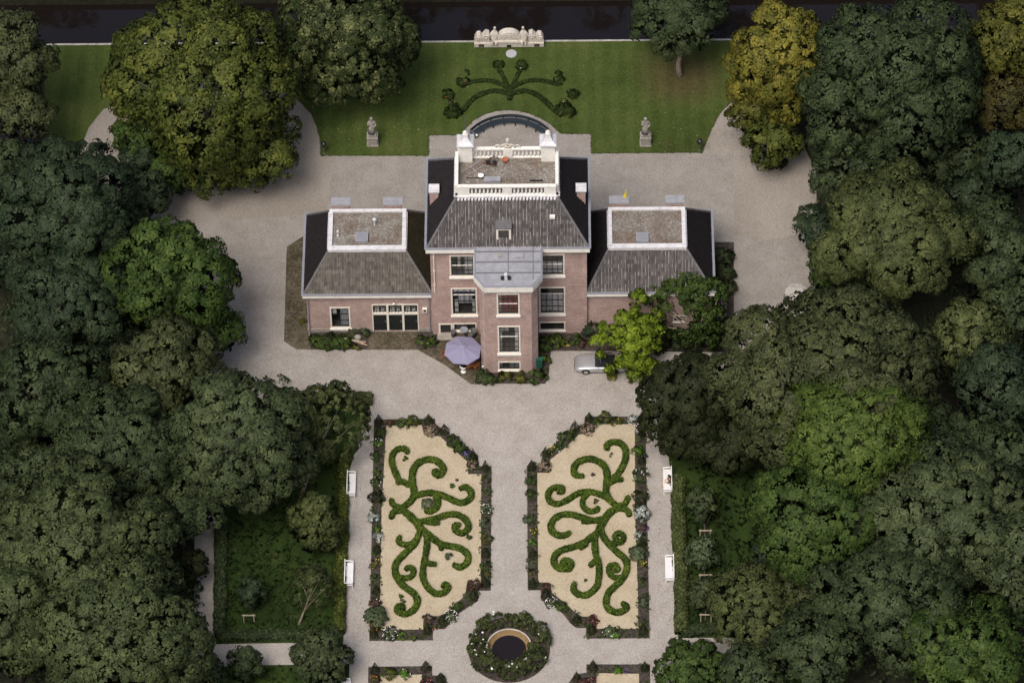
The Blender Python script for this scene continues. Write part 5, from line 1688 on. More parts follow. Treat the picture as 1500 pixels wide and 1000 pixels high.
RS = [
    ([(855, 195), (850, 150), (910, 120), (990, 130), (1040, 190), (1045, 280), (1010, 380), (950, 470), (870, 540)], 62),
    ([(1015, 510), (930, 520), (860, 560)], 44),
    ([(605, 475), (525, 462), (503, 400), (540, 335), (630, 297), (730, 307), (815, 360), (850, 450), (848, 540), (840, 640), (880, 720), (970, 800)], 64),
    ([(330, 640), (375, 640), (380, 600), (330, 590), (265, 615), (232, 680), (270, 750), (350, 762), (440, 722), (540, 660), (640, 637), (740, 652), (830, 692), (900, 750)], 54),
    ([(650, 670), (600, 710), (600, 790), (660, 840), (735, 835), (755, 798)], 48),
    ([(960, 795), (1040, 760), (1072, 690)], 54),
    ([(960, 810), (1055, 825), (1088, 890)], 54),
    ([(980, 795), (900, 840), (840, 900), (795, 980), (765, 1060)], 76),
    ([(860, 885), (800, 925), (700, 938), (600, 910), (500, 880), (400, 875), (310, 910), (265, 980), (270, 1040), (330, 1090), (410, 1092), (465, 1062)], 60),
    ([(700, 945), (640, 952), (585, 945)], 38),
    ([(785, 1000), (810, 1100), (880, 1190), (960, 1270), (1040, 1340), (1060, 1420), (1030, 1520), (950, 1610), (870, 1690), (840, 1790), (870, 1862), (950, 1897), (1035, 1872), (1050, 1825), (1000, 1805)], 62),
    ([(860, 1170), (940, 1178), (1015, 1150), (1020, 1095), (970, 1070), (930, 1105), (965, 1140)], 48),
    ([(1020, 1525), (930, 1535), (870, 1475), (880, 1415), (940, 1402), (965, 1450), (915, 1465)], 48),
    ([(755, 1040), (722, 1150), (735, 1300), (765, 1400), (765, 1520), (740, 1630), (650, 1710), (560, 1712), (500, 1660), (512, 1590)], 60),
    ([(725, 1355), (690, 1395), (665, 1410)], 44),
    ([(775, 1030), (690, 1110), (590, 1180), (470, 1222), (370, 1252), (305, 1310), (300, 1390), (360, 1440), (450, 1440), (475, 1380), (410, 1355), (385, 1395), (430, 1405)], 62),
    ([(645, 1185), (565, 1232)], 36)]
for side, ST, ox in (('left', LS, 540), ('right', RS, 770)):
    hx, hy = G(620 if side == 'left' else 870, 770)
    t = thing('box_hedge_scroll', 'clipped box hedge in leafy scrolls on the sand of the '+side+' parterre', 'box hedge', (hx, hy, .08), 0, 'box scroll hedges of the parterre')
    for i, (pts, w) in enumerate(ST):
        sp_ = smooth_path(pts, 6)
        path = zc(ox, 630, sp_)
        hedge('scroll', path, w/7.143*.0572*.9, .36+.004*(i % 5), 'box', i+50*(ox == 770), t, .08, .07, 330, True, (hx, hy, .08))
def box_ball(label, px, py, r, sp='box', seed=1):
    plant('box_ball', label, 'shrub', px, py, r, sp, seed, 1.2, .06, 22, z=.08, group='small round plants on the parterre sand', clump=.14)
c_ = lambda ox, x, y: (ox+x/7.143, 630+y/7.143)
box_ball('small round box bush inside the top left curl of the left parterre', *c_(540, 385, 298), 3.6, seed=2)
box_ball('small round box bush beside the right curl of the left parterre', *c_(540, 875, 578), 4, seed=3)
box_ball('tiny reddish plant above the round bush of the left parterre', *c_(540, 918, 522), 2.2, 'claret', seed=4)
box_ball('broad grey green bush filling the central loop of the left parterre', *c_(540, 605, 765), 10.5, 'greyg', seed=5)
box_ball('grey green tuft inside the right lower curl of the left parterre', *c_(540, 840, 1318), 6, 'greyg', seed=6)
box_ball('sparse dark sprig left of the right border below the small spiral', *c_(540, 1050, 1120), 4, 'border', seed=7)
box_ball('small round box bush above the bottom curl of the left parterre', *c_(540, 335, 1735), 3.4, seed=8)
box_ball('small grey tuft between bush and bottom curl of the left parterre', *c_(540, 362, 1785), 3.8, 'greyg', seed=9)
box_ball('small dark bush inside the top right curl of the right parterre', *c_(770, 897, 255), 3.8, 'border', seed=10)
box_ball('tiny reddish plant inside the big upper curl of the right parterre', *c_(770, 705, 462), 2.6, 'claret', seed=11)
box_ball('little brown and green plant in the central loop of the right parterre', *c_(770, 735, 740), 4, 'rust', seed=12)
box_ball('tiny dark sprig in the middle lower curl of the right parterre', *c_(770, 625, 1568), 2.0, 'border', seed=13)

# lawn palmette of low dark hedges
k5 = lambda pts: [G(600+x/5, 60+y/5, .25) for x, y in pts]
PS_ = [([(735, 425), (735, 385), (735, 340)], 46), ([(735, 370), (690, 265), (655, 205)], 34), ([(735, 370), (780, 265), (812, 205)], 34),
       ([(735, 350), (670, 312), (580, 285), (480, 290), (390, 318)], 36), ([(735, 350), (800, 310), (880, 285), (980, 287), (1090, 315)], 36),
       ([(735, 385), (640, 360), (540, 378), (450, 430), (395, 495), (320, 520)], 46), ([(735, 385), (840, 360), (930, 388), (1010, 450), (1060, 500), (1140, 515)], 46)]
hx, hy = k5([(735, 380)])[0]
t = thing('palmette_hedge', 'low dark hedge laid out as a fan of curling stems on the rear lawn', 'hedge', (hx, hy, .06))
for i, (pts, w) in enumerate(PS_):
    hedge('scroll', k5(smooth_path(pts, 6)), w/5*.061*.72, .17+.004*i, 'hedge', 80+i, t, .06, .07, 330, False, (hx, hy, .06))
for i, (x, y, r, lb, fl_) in enumerate(((652, 175, 9, 'dark heart shaped tuft at the top left tip of the lawn palmette', None), (820, 178, 10, 'dark heart shaped tuft at the top right tip of the lawn palmette', 'fl_white'),
                             (390, 300, 10, 'dark bush with pink rose ending the upper left stem of the lawn palmette', 'fl_pink'), (412, 232, 6, 'dark leaf shaped bush above the upper left stem of the palmette', None),
                             (1092, 290, 10, 'dark bush with pink rose ending the upper right stem of the lawn palmette', 'fl_pink'), (1090, 240, 6, 'dark leaf shaped bush above the upper right stem of the palmette', None),
                             (318, 515, 15, 'broad dark mound ending the lower left stem of the lawn palmette', None), (288, 390, 11, 'low dark leaf shaped bush left of the lawn palmette', 'fl_red'),
                             (308, 460, 6, 'pale standard rose standing in the left mound of the palmette', 'fl_yellow'),
                             (1140, 510, 16, 'broad dark mound ending the lower right stem of the lawn palmette', None), (1195, 390, 10, 'low dark leaf shaped bush right of the lawn palmette', None),
                             (1130, 445, 6, 'pale standard rose standing in the right mound of the palmette', 'fl_yellow'))):
    plant('lawn_bush', lb, 'shrub', 600+x/5, 60+y/5, r, 'greyg' if 'standard' in lb else 'hedge', 300+i, 1.5 if 'standard' in lb else .55, .09, 16, fl_, 4, .06, 'bushes of the lawn palmette')

# ================================================================== BORDER PLANTS
def cone(px, py, label, seed, h=1.05, r=.36, sp='yew'):
    rng = np.random.default_rng(seed)
    x, y = G(px, py, .1)
    n = 420
    zz = 1-np.sqrt(rng.uniform(0, 1, n))
    a = rng.uniform(0, 2*np.pi, n)
    rr = r*(1-zz)*rng.uniform(.88, 1.08, n)+.01
    P = np.stack([x+rr*np.cos(a), y+rr*np.sin(a), .07+zz*h], 1)
    N = np.stack([np.cos(a), np.sin(a), np.full(n, .35)], 1)+rng.normal(size=(n, 3))*.45
    t = thing('yew_cone', label, 'shrub', (x, y, .07), 0, 'clipped yew cones of the parterre borders')
    quads_obj('foliage', leaf_arrays(P, N, .055, rng), rng.uniform(0, 1, n), LM[sp], t, (x, y, .07))
    obj('stem', MB().tube([(x, y, .07), (x, y, .07+h*.8)], [.1, .02], 6), M['bark'], t)
CN = [(555, 619, 'dark clipped yew cone at the top left corner of the left parterre'), (628, 619, 'dark clipped yew cone ending the top border of the left parterre'),
      (651, 632, 'dark clipped yew cone at the upper end of the slanting border, left parterre'), (693, 671, 'dark clipped yew cone beside the purple flowers of the left parterre'),
      (711, 687, 'dark clipped yew cone at the top of the inner border, left parterre'), (551.5, 867, 'dark clipped yew cone low in the outer border of the left parterre'),
      (711.5, 813, 'dark clipped yew cone halfway down the inner border of the left parterre'), (711, 856, 'dark clipped yew cone at the foot of the inner border, left parterre'),
      (693.5, 875, 'dark clipped yew cone under the claret plant of the left parterre'), (648, 913, 'dark clipped yew cone between the white and pink flowers, left parterre'),
      (626.5, 925, 'dark clipped yew cone at the bottom right corner of the left parterre'), (547.5, 930, 'dark clipped yew cone at the bottom left corner of the left parterre'),
      (552, 807, 'dark clipped yew cone below the silver plants of the left parterre'),
      (863, 615, 'dark clipped yew cone at the start of the top border, right parterre'), (842, 629, 'dark clipped yew cone at the upper end of the slanting border, right parterre'),
      (799, 667, 'dark clipped yew cone at the lower end of the slanting border, right parterre'), (779, 685, 'dark clipped yew cone at the top of the inner border, right parterre'),
      (780.7, 858, 'dark clipped yew cone at the foot of the inner border, right parterre'), (780.7, 814, 'dark clipped yew cone halfway down the inner border of the right parterre'),
      (799.4, 873, 'dark clipped yew cone under the claret plant of the right parterre'), (844.5, 911, 'dark clipped yew cone by the curved lower edge of the right parterre'),
      (866.5, 924, 'dark clipped yew cone at the bottom left corner of the right parterre'), (942.4, 926, 'dark clipped yew cone at the bottom right corner of the right parterre'),
      (940, 677, 'dark clipped yew cone in the outer border, right parterre, below the purple flowers'), (941, 798, 'dark clipped yew cone in the outer border, right parterre, below the silver plants'),
      (549.5, 983, 'dark clipped yew cone at the outer corner of the bottom left bed'), (624, 979, 'dark clipped yew cone at the inner corner of the bottom left bed'), (646, 995, 'dark clipped yew cone lowest in the bottom left bed'),
      (868.7, 979, 'dark clipped yew cone at the inner corner of the bottom right bed'), (944.6, 979, 'dark clipped yew cone at the outer corner of the bottom right bed'), (844.5, 995, 'dark clipped yew cone lowest in the bottom right bed')]
for i, (x, y, lb) in enumerate(CN):
    cone(x, y, lb, 500+i, 1.22+.12*math.sin(i*2.3), .40+.04*math.sin(i))
BP = [  # x, y, r, species, bloom, n, height, label
    (570, 620, 6, 'rust', 'fl_red', 8, .8, 'rusty red low plant in the top border of the left parterre'), (592, 621, 9, 'bright', None, 0, .7, 'bright green low plants mid top border of the left parterre'),
    (606, 616, 9, 'olive', None, 0, 1.5, 'tall olive tuft right of middle in the top border, left parterre'), (631, 631, 10, 'straw', None, 0, .7, 'dry pinkish grass patch at the upper corner of the left sand'),
    (663, 645, 10, 'mid', None, 0, .8, 'green bush at the upper part of the slanting left border'), (674, 656, 9, 'border', None, 0, .8, 'dark green bush next to the purple flowers, left parterre'),
    (684, 666, 6, 'border', 'fl_purple', 40, .8, 'clump of violet flowers in the slanting border of the left parterre'), (692, 681, 8, 'straw', None, 0, .9, 'straw coloured grass tuft at the inner corner of the left parterre'),
    (557, 633, 8, 'mid', None, 0, .9, 'green bush below the top left cone of the left parterre'), (552, 648, 8, 'fresh', 'fl_white', 14, .9, 'fresh green plant with white blooms in outer border, left parterre'),
    (550, 668, 8, 'border', None, 0, .7, 'dark leafy plant between two white flowering ones, left outer border'), (553, 692, 6, 'bright', None, 0, .8, 'small bright green plant in outer border beside the upper bench'),
    (550, 706, 8, 'border', 'fl_white', 10, .8, 'dark plant with scattered white blooms beside the upper left bench'), (551, 728, 11, 'yew', None, 0, 1.0, 'long dark green bush above the silver plant, left outer border'),
    (549, 758, 9, 'silver', None, 0, .9, 'silvery white leaved plant in the left outer border, upper of two'), (551, 775, 6, 'fresh', None, 0, .9, 'fresh green plant between the two silver plants, left outer border'),
    (554, 788, 8, 'silver', None, 0, .7, 'silvery white leaved plant in the left outer border, lower of two'), (550, 826, 8, 'yellowg', 'fl_yellow', 5, .8, 'yellowish plant low in the left outer border, below the lower silver plant'),
    (548, 846, 7, 'border', None, 0, .7, 'dark low plant above the lowest cone of left outer border'), (550, 883, 8, 'claret', 'fl_white', 12, .8, 'claret plant with white and pink blooms above the big grey bush'),
    (550, 903, 17, 'greyg', None, 0, .9, 'large grey green round bush overhanging the path, left parterre'), (546, 919, 7, 'rust', 'fl_orange', 22, 1.1, 'orange flowering plant beneath the large grey bush'),
    (573, 928, 11, 'greyg', 'fl_white', 46, .7, 'wide clump of small white flowers in the bottom left border'), (590, 931, 6, 'fresh', None, 0, .7, 'fresh green plant right of the white clump, bottom left border'),
    (607, 934, 4, 'bright', None, 0, .7, 'tiny green plant in the bottom border of left parterre'), (627, 907, 8, 'claret', None, 0, .9, 'dark claret plant behind bottom right cone of left parterre'),
    (637, 919, 4, 'border', 'fl_pink', 12, .7, 'small pink flowers by the bottom corner of left parterre'), (660, 902, 9, 'greyg', 'fl_white', 40, .8, 'white flower clump on the curved lower edge, left parterre'),
    (669, 889, 8, 'mid', None, 0, .9, 'green plant beside white clump on the curved edge, left parterre'), (694, 857, 9, 'claret', None, 0, .9, 'claret leaved plant at the inner foot of the left parterre'),
    (712, 702, 6, 'border', None, 0, .7, 'small dark plant at the upper inner border, left parterre'), (712, 719, 7, 'greyg', None, 0, .8, 'grey green plant above the white flowers, left inner border'),
    (712, 745, 8, 'greyg', 'fl_white', 26, .7, 'white flowered grey plant in the left inner border'), (711, 766, 8, 'greyg', None, 0, .9, 'bluish green plant below the white flowers, left inner border'),
    (713, 790, 8, 'yellowg', None, 0, .9, 'yellow green spiky plant in the left inner border'), (711, 829, 7, 'border', None, 0, .7, 'dark plant below the middle cone of left inner border'), (712, 842, 7, 'yellowg', None, 0, .7, 'yellow green plant near the foot of left inner border'),
    (886, 611, 10, 'olive', None, 0, 1.4, 'tall olive tuft mid top border of the right parterre'), (903, 617, 8, 'yellowg', 'fl_yellow', 5, .7, 'yellow green plant in the top border, right parterre'), (875, 618, 6, 'bright', None, 0, .7, 'small green plant right of the first top cone, right parterre'),
    (928, 616, 8, 'silver', 'fl_white', 24, .8, 'white flowering plant at the top right corner, upper of two'), (938, 627, 7, 'silver', 'fl_white', 20, .8, 'white flowering plant at the top right corner, lower of two'),
    (936, 641, 7, 'mid', None, 0, .9, 'green plant under the white flowers, right outer border'), (934, 660, 8, 'fresh', None, 0, .9, 'fresh green plant high in the right outer border'),
    (943, 667, 4, 'border', 'fl_purple', 10, .8, 'few small purple flowers on the path side, right outer border'), (938, 697, 11, 'grey', 'fl_white', 26, .8, 'grey bush dotted with white blooms, right outer border'),
    (938, 728, 11, 'yew', None, 0, 1.0, 'long dark green bush above the silver plant, right outer border'), (939, 752, 12, 'silver', None, 0, .8, 'large silvery white leaved plant in the right outer border'),
    (943, 774, 6, 'claret', 'fl_purple', 16, .8, 'purple flowering plant under the large silver plant'), (936, 784, 6, 'silver', None, 0, .8, 'small silvery plant under the purple flowers, right border'),
    (935, 810, 13, 'greyg', None, 0, .9, 'grey green feathery bush in the right outer border'), (940, 823, 6, 'yellowg', 'fl_yellow', 16, .9, 'yellow flowering plant under the feathery bush'),
    (941, 852, 6, 'border', None, 0, .7, 'dark low plant in the lower right outer border'), (941, 880, 9, 'greyg', None, 0, .8, 'blue grey plant in the lower right outer border'), (938, 911, 7, 'mid', None, 0, .9, 'green plant above the bottom right cone, right parterre'),
    (892, 925, 9, 'greyg', 'fl_white', 16, .9, 'grey plant with white dots in the bottom right border'), (902, 928, 7, 'fresh', None, 0, .8, 'fresh green plant in the bottom border, right parterre'),
    (867, 909, 9, 'claret', 'fl_pink', 16, .8, 'pinkish claret plant behind bottom left cone of right parterre'), (808, 882, 8, 'greyg', 'fl_white', 44, .8, 'white flower clump on the curved lower edge, right parterre'),
    (823, 889, 9, 'mid', None, 0, .9, 'green plant beside white clump on the curved edge, right parterre'), (802, 860, 8, 'claret', None, 0, .8, 'claret leaved plant at the inner foot of the right parterre'),
    (779, 796, 6, 'fresh', None, 0, 1.0, 'bright fresh green spiky plant in the right inner border'), (779, 839, 6, 'yellowg', None, 0, .8, 'yellow green plant near the foot of right inner border'), (781, 778, 5, 'yellowg', 'fl_yellow', 8, .8, 'small yellow flowered plant in the right inner border'),
    (776, 760, 8, 'greyg', None, 0, .8, 'grey green leafy plant in the right inner border'), (777, 725, 8, 'border', None, 0, .8, 'dark green plant in the right inner border'), (777, 704, 8, 'border', None, 0, .9, 'dark leafy plant below the top cone, right inner border'),
    (861, 629, 11, 'straw', None, 0, .6, 'dry pinkish grass patch at the upper corner of the right sand'), (827, 644, 13, 'mid', None, 0, .9, 'broad green bush in the slanting border of the right parterre'), (834, 636, 8, 'bright', None, 0, .9, 'bright green bush beside the upper slanting cone, right parterre'),
    (808, 659, 6, 'yellowg', 'fl_yellow', 14, 1.0, 'pale yellow flowers in the slanting border, right parterre'), (817, 659, 5, 'greyg', 'fl_white', 10, .8, 'few white flowers in the slanting border, right parterre'), (798, 683, 9, 'straw', None, 0, .8, 'straw coloured grass tuft at the inner corner of the right parterre'),
    (571, 986, 10, 'olive', None, 0, .9, 'olive bush beside the outer cone of the bottom left bed'), (592, 987, 8, 'fresh', 'fl_white', 8, .8, 'fresh green plant with white blooms in the bottom left bed'),
    (550, 997, 8, 'rust', 'fl_orange', 12, 1.0, 'orange flowering plant at the outer edge, bottom left bed'), (624, 1001, 9, 'claret', 'fl_pink', 14, .7, 'pink flowering plant at the bottom left bed'),
    (905, 981, 5, 'fresh', None, 0, 1.0, 'bright green plant in the bottom right bed'), (915, 983, 5, 'border', 'fl_purple', 14, .7, 'purple flowers in the bottom right bed'),
    (856, 1001, 8, 'claret', 'fl_pink', 14, .7, 'pink flowering plant left in the bottom right bed'), (869, 999, 7, 'claret', 'fl_pink', 12, .7, 'pink flowering plant beside the cone of the bottom right bed')]
for i, (x, y, r, sp, f, nf, h, lb) in enumerate(BP):
    plant('border_plant', lb, 'plant', x, y, r*1.12, sp, 700+i, h, .075 if r < 9 else .085, 15, f, nf, .07, 'plants in the parterre borders')
# small dark weedy clumps so that the soil reads planted: one mass nobody could count
rng = np.random.default_rng(77)
LB = []
for b, s, n in ((BEDL, SANDL, 300), (BEDR, SANDR, 300), (BEDL2, SANDL2, 70), (BEDR2, SANDR2, 70)):
    bp_, sp_ = np.array(PX(b)), np.array(PX(s))
    def inside(p, poly):
        c = False
        for i in range(len(poly)):
            (x1, y1), (x2, y2) = poly[i], poly[i-1]
            if (y1 > p[1]) != (y2 > p[1]) and p[0] < (x2-x1)*(p[1]-y1)/(y2-y1)+x1: c = not c
        return c
    k = 0; g_ = 0
    while k < n and g_ < 12000:
        g_ += 1
        p = rng.uniform(bp_.min(0), bp_.max(0))
        if inside(p, bp_) and not inside(p, sp_):
            LB.append((p[0], p[1], .12, rng.uniform(.10, .26))); k += 1
Q, ti = crown_quads(LB, .06, .09, 8, rng, .5, .7, -.1, .5)
o = quads_obj('ground_cover', Q, ti, LM['border'], None, (0, 0, 0)); o['kind'] = 'stuff'

# plants round the house
HP = [(478, 500, 14, 'mid', None, 0, .8, 'dark green ivy mound left in the border under the left wing window'), (500, 502, 13, 'mid', None, 0, .7, 'dark green ivy mound under the left wing window beside planks'), (462, 499, 9, 'mid', None, 0, .9, 'dark green ivy mound at the corner of left wing'),
      (509, 507, 6, 'yellowg', None, 0, .8, 'yellow green tuft in front of the ivy, left of planks'), (523, 508, 5, 'yellowg', None, 0, .8, 'yellow green tuft under the ends of planks'), (481, 510, 4, 'yellowg', None, 0, .6, 'small yellowish tuft on the paving edge, left wing'),
      (533, 486, 7, 'grey', None, 0, 1.3, 'grey climber foot beside the coach doors'), (518, 488, 8, 'brown', None, 0, .9, 'brownish low bush between the left wing window and the coach doors'),
      (619, 500, 9, 'mid', None, 0, .8, 'green ground cover block between coach doors and patio'), (632, 500, 8, 'bright', None, 0, 1.0, 'bright green plant beside the downpipe at the patio'),
      (709, 552, 10, 'grey', None, 0, .9, 'grey green bush at the left foot of the stair bay'), (718, 557, 8, 'border', None, 0, .8, 'dark green bush left under the bay basement window'), (741, 551, 9, 'yellowg', None, 0, .9, 'yellow green bush under the bay basement window'), (763, 552, 9, 'yellowg', None, 0, .9, 'yellow green bush at the right half of the bay foot'),
      (785, 552, 12, 'mid', None, 0, .9, 'green bush at the right corner of the stair bay'), (797, 548, 9, 'bright', None, 0, .9, 'bright green bush on the gravel corner right of the stair bay'), (797, 528, 8, 'bright', None, 0, .9, 'bright green bush right of the green cabinet'),
      (800, 503, 11, 'mid', None, 0, 1.0, 'green bush in the corner between stair bay and main wall'), (815, 499, 10, 'bright', None, 0, 1.0, 'bright green bush under the right basement window'), (828, 504, 5, 'yellowg', 'fl_yellow', 10, .8, 'pale yellow flower head in the border under the main wall'),
      (842, 498, 9, 'mid', None, 0, 1.0, 'green plant in the border left of the lime tree'), (851, 503, 6, 'claret', 'fl_pink', 8, .8, 'reddish flowering plant in the border near the car'), (868, 484, 14, 'teal', None, 0, 1.1, 'dark bush against the wall left of the lime tree'),
      (965, 505, 16, 'yew', None, 0, .9, 'black green shrub right of the lime tree on the bed edge'), (990, 500, 16, 'dark', None, 0, .9, 'dark green shrub under the small right wing window'), (1062, 480, 14, 'dark', None, 0, 1.0, 'dark shrub at the foot of the ladder'), (1040, 500, 18, 'yew', None, 0, .8, 'dark low shrub at the corner of the right wing bed'),
      (1060, 375, 15, 'dark', None, 0, 1.3, 'dark shrub beside the right wing, topmost of three'), (1064, 400, 13, 'dark', None, 0, 1.2, 'dark shrub beside the right wing, middle of three'), (1066, 422, 12, 'brown', None, 0, 1.1, 'brownish shrub beside the right wing just above the ladder'),
      (444, 470, 4, 'yellowg', None, 0, .9, 'small yellowish weed at the left wing corner pipe'), (897, 552, 7, 'gold', None, 0, .6, 'golden low plant beside the rear wheel of the silver car'), (922, 556, 5, 'rust', None, 0, .5, 'rusty low plant under the lime tree on the gravel')]
for i, (x, y, r, sp, f, nf, h, lb) in enumerate(HP):
    plant('house_shrub', lb, 'shrub', x, y, r*1.2, sp, 900+i, h, .11, 22, f, nf, .05, 'shrubs planted against the house', .26)

# fallen leaves on gravel and grass, a scatter nobody could count
rng = np.random.default_rng(55)
FP = []
for (cx_l, cy_l, sx_l, sy_l, n) in ((300, 280, 130, 40, 420), (440, 220, 40, 40, 160), (1100, 230, 60, 60, 420), (1150, 380, 40, 70, 260), (400, 540, 90, 30, 240), (1000, 190, 60, 60, 240), (540, 190, 60, 30, 220),
                                    (920, 555, 40, 14, 120), (950, 600, 20, 60, 160), (523, 760, 12, 140, 200), (970, 800, 12, 110, 200), (750, 130, 150, 50, 120), (745, 560, 150, 40, 80), (620, 760, 55, 100, 70), (870, 760, 55, 100, 70)):
    for k in range(n*2//5):
        FP.append((*G(cx_l+rng.normal()*sx_l*.6, cy_l+rng.normal()*sy_l*.6), .10))
FP = np.array(FP)
Q = leaf_arrays(FP, np.array([[0, 0, 1.]])+rng.normal(size=(len(FP), 3))*.25, .055, rng, .7)
o = quads_obj('fallen_leaves', Q, rng.uniform(0, 1, len(FP)), LM['straw'], None, (0, 0, 0)); o['kind'] = 'stuff'

# ragged grass tips along the lawn edges
EP = []
LP = PX(LAWN)
for i in range(len(LP)):
    a, b = np.array(LP[i]), np.array(LP[(i+1) % len(LP)])
    if min(a[1], b[1]) > 34: continue
    m = int(np.linalg.norm(b-a)/.05)
    t_ = rng.uniform(0, 1, (m, 1))
    p = a+(b-a)*t_+rng.normal(size=(m, 2))*.045
    EP.append(np.concatenate([p, rng.uniform(.03, .09, (m, 1))], 1))
EP = np.concatenate(EP)
Q = leaf_arrays(EP, np.array([[0, 0, 1.]])+rng.normal(size=(len(EP), 3))*.6, .075, rng, .4)
o = quads_obj('edge_grass', Q, rng.uniform(0, 1, len(EP)), LM['rough'], None, (0, 0, 0), np.tile([[0, 0, 1.]], (len(EP), 1))); o['kind'] = 'stuff'
# wood on the far bank, seen only as its reflection in the canal
FW = []
for k in range(60):
    fx_ = rng.uniform(-60, 60)
    if abs(fx_-14) < 5 or abs(fx_+36) < 4 or abs(fx_-33) < 4: continue
    zz_ = rng.uniform(2, 11)
    FW.append((fx_, CY1+5.5+rng.uniform(0, 4)+zz_*.25, zz_, rng.uniform(1.6, 3.2)))
Q, ti, nn = crown_quads(FW, .42, 1.0, 12, rng, 1.0, .5, -.6, .3, True)
o = quads_obj('far_wood', Q, ti, LM['dark'], None, (0, 0, 0), nn); o['kind'] = 'stuff'

# woodland carrying on beyond the trees that can be told apart
WD = []
for k in range(150):
    side_ = -1 if k % 2 else 1
    wx_ = side_*rng.uniform(50, 85); wy_ = rng.uniform(-60, 40)
    if k % 5 == 0: wx_ = side_*rng.uniform(18, 50); wy_ = rng.uniform(-62, -47)
    if wx_ < 0 and wy_ < 38 and wy_ > 18 and wx_ > -50: continue
    zz_ = rng.uniform(3, 8)
    WD.append((wx_, wy_, zz_, rng.uniform(3.0, 5.0)))
Q, ti, nn = crown_quads(WD, .42, 1.1, 14, rng, 1.0, .5, -.2, .3, True)
o = quads_obj('woodland', Q, ti, LM['moss'], None, (0, 0, 0), nn); o['kind'] = 'stuff'

# ================================================================== ORCHARD HEDGES
def low_hedge(label, a, b, w, h, sp, seed):
    p, q = np.array(G(*a, h*.5)), np.array(G(*b, h*.5))
    n = max(4, int(np.linalg.norm(q-p)/.7))
    rng = np.random.default_rng(seed)
    path = [p+(q-p)*i/n+rng.normal(size=2)*.05 for i in range(n+1)]
    m = (p+q)/2
    t = thing('orchard_hedge', label, 'hedge', (m[0], m[1], .04), 0, 'low hedges around the orchard plots')
    hedge('foliage', path, w, h, sp, seed, t, .04, .11, 110, False, (m[0], m[1], .04))
low_hedge('low green hedge along the right path behind the two right benches', (992, 700), (999, 925), 1.0, .8, 'moss', 1)
low_hedge('short low hedge at the bottom of the right orchard plot', (1001, 922), (1150, 920), .9, .7, 'dark', 2)
low_hedge('low dark hedge along the left path behind the two left benches', (505, 660), (497, 925), .8, .7, 'olive', 3)
low_hedge('low dark hedge at the bottom of the left orchard plot', (322, 931), (496, 928), .8, .6, 'dark', 4)
low_hedge('low dark hedge on the far left side of the left orchard plot', (323, 770), (323, 930), .9, .7, 'dark', 5)
low_hedge('low brownish hedge at the top of the left orchard plot by the yard', (410, 583), (545, 583), .9, .8, 'brown', 6)

# ================================================================== TREES
T = tree
# left side, from the back
T('dark olive tree at the top left corner beside the moat', 20, 90, 62, 78, 9, 'brown', 1, n=12)
T('dark olive tree below the corner tree at the left edge beside the moat', 28, 165, 55, 50, 6, 'brown', 2, n=10)
T('very large rounded olive green tree left of the rear lawn', 300, 130, 145, 138, 9.0, 'olive', 3, .22, .85, 26, cover=1.2, n=26, k=.34)
T('lower spreading skirt tree below the very large olive one', 375, 215, 72, 58, 5.0, 'olive', 4, .2, .75, 24, n=12)
T('shaded tree beneath the left side of the very large olive one', 215, 192, 58, 60, 4.6, 'mid', 5, .2, .7, 22, n=10)
T('large dense tree with pale flecked leaves at the top left of the lawn', 512, 60, 104, 108, 6.6, 'fleck', 6, .19, .6, 30, n=22, k=.34, spread=.35)
T('broad blue green bubbly tree at the left edge above the mid left group', 98, 305, 112, 100, 9.5, 'teal', 7, .17, .55, 34, n=24, k=.3, loose=.1)
T('small round blue green tree tucked under the very large olive tree', 208, 232, 32, 30, 4.0, 'teal', 8, .16, .5, 26, n=8)
T('dark blue green tree right of the broad bubbly one by the drive', 215, 285, 40, 38, 5, 'teal', 9, .17, .55, 26, n=9)
T('mid green pointed tree bordering the yard left of the left wing', 250, 420, 98, 102, 8.5, 'mid', 10, .21, .7, 26, n=20, k=.34)
T('dark green lower tree under the pointed yard tree', 300, 480, 58, 60, 5, 'mid', 11, .2, .7, 24, n=10)
T('dark blue green bubbly tree left of the pointed yard tree', 95, 445, 92, 72, 8.5, 'teal', 12, .18, .55, 32, n=18, k=.32, loose=.1)
T('dark green tree with pale shoots at the left edge, mid height', 62, 575, 92, 85, 8.5, 'dark', 13, .22, .7, 26, n=18, k=.34)
T('brownish green tree below the pointed yard tree', 240, 545, 82, 78, 8, 'brown', 14, .2, .65, 26, n=16, k=.34)
T('large grey olive tree at the lower left corner of the yard', 350, 650, 102, 105, 8.5, 'grey', 15, .2, .65, 28, n=24, k=.32)
T('dark green bubbly tree left of the large grey olive one', 185, 655, 100, 82, 8, 'dark', 16, .18, .6, 30, n=18, k=.33, loose=.12)
T('dark tree in the deep shade behind the second left orchard', 262, 740, 70, 60, 5.5, 'dark', 17, .2, .65, 24, n=10)
T('large grey green tree at the left edge, lower part', 118, 790, 128, 100, 9, 'ash', 18, .2, .65, 28, n=24, k=.32)
T('large green tree at the bottom left corner', 175, 930, 128, 92, 8.5, 'ash', 19, .2, .65, 28, n=22, k=.33)
T('mossy green tree in the very bottom left corner at the edge', 20, 920, 75, 110, 7.0, 'ash', 20, .2, .65, 26, n=14)
T('small dark evergreen bush overhanging the left orchard path', 285, 830, 24, 32, 2.5, 'yew', 21, .15, .5, 24, n=8)
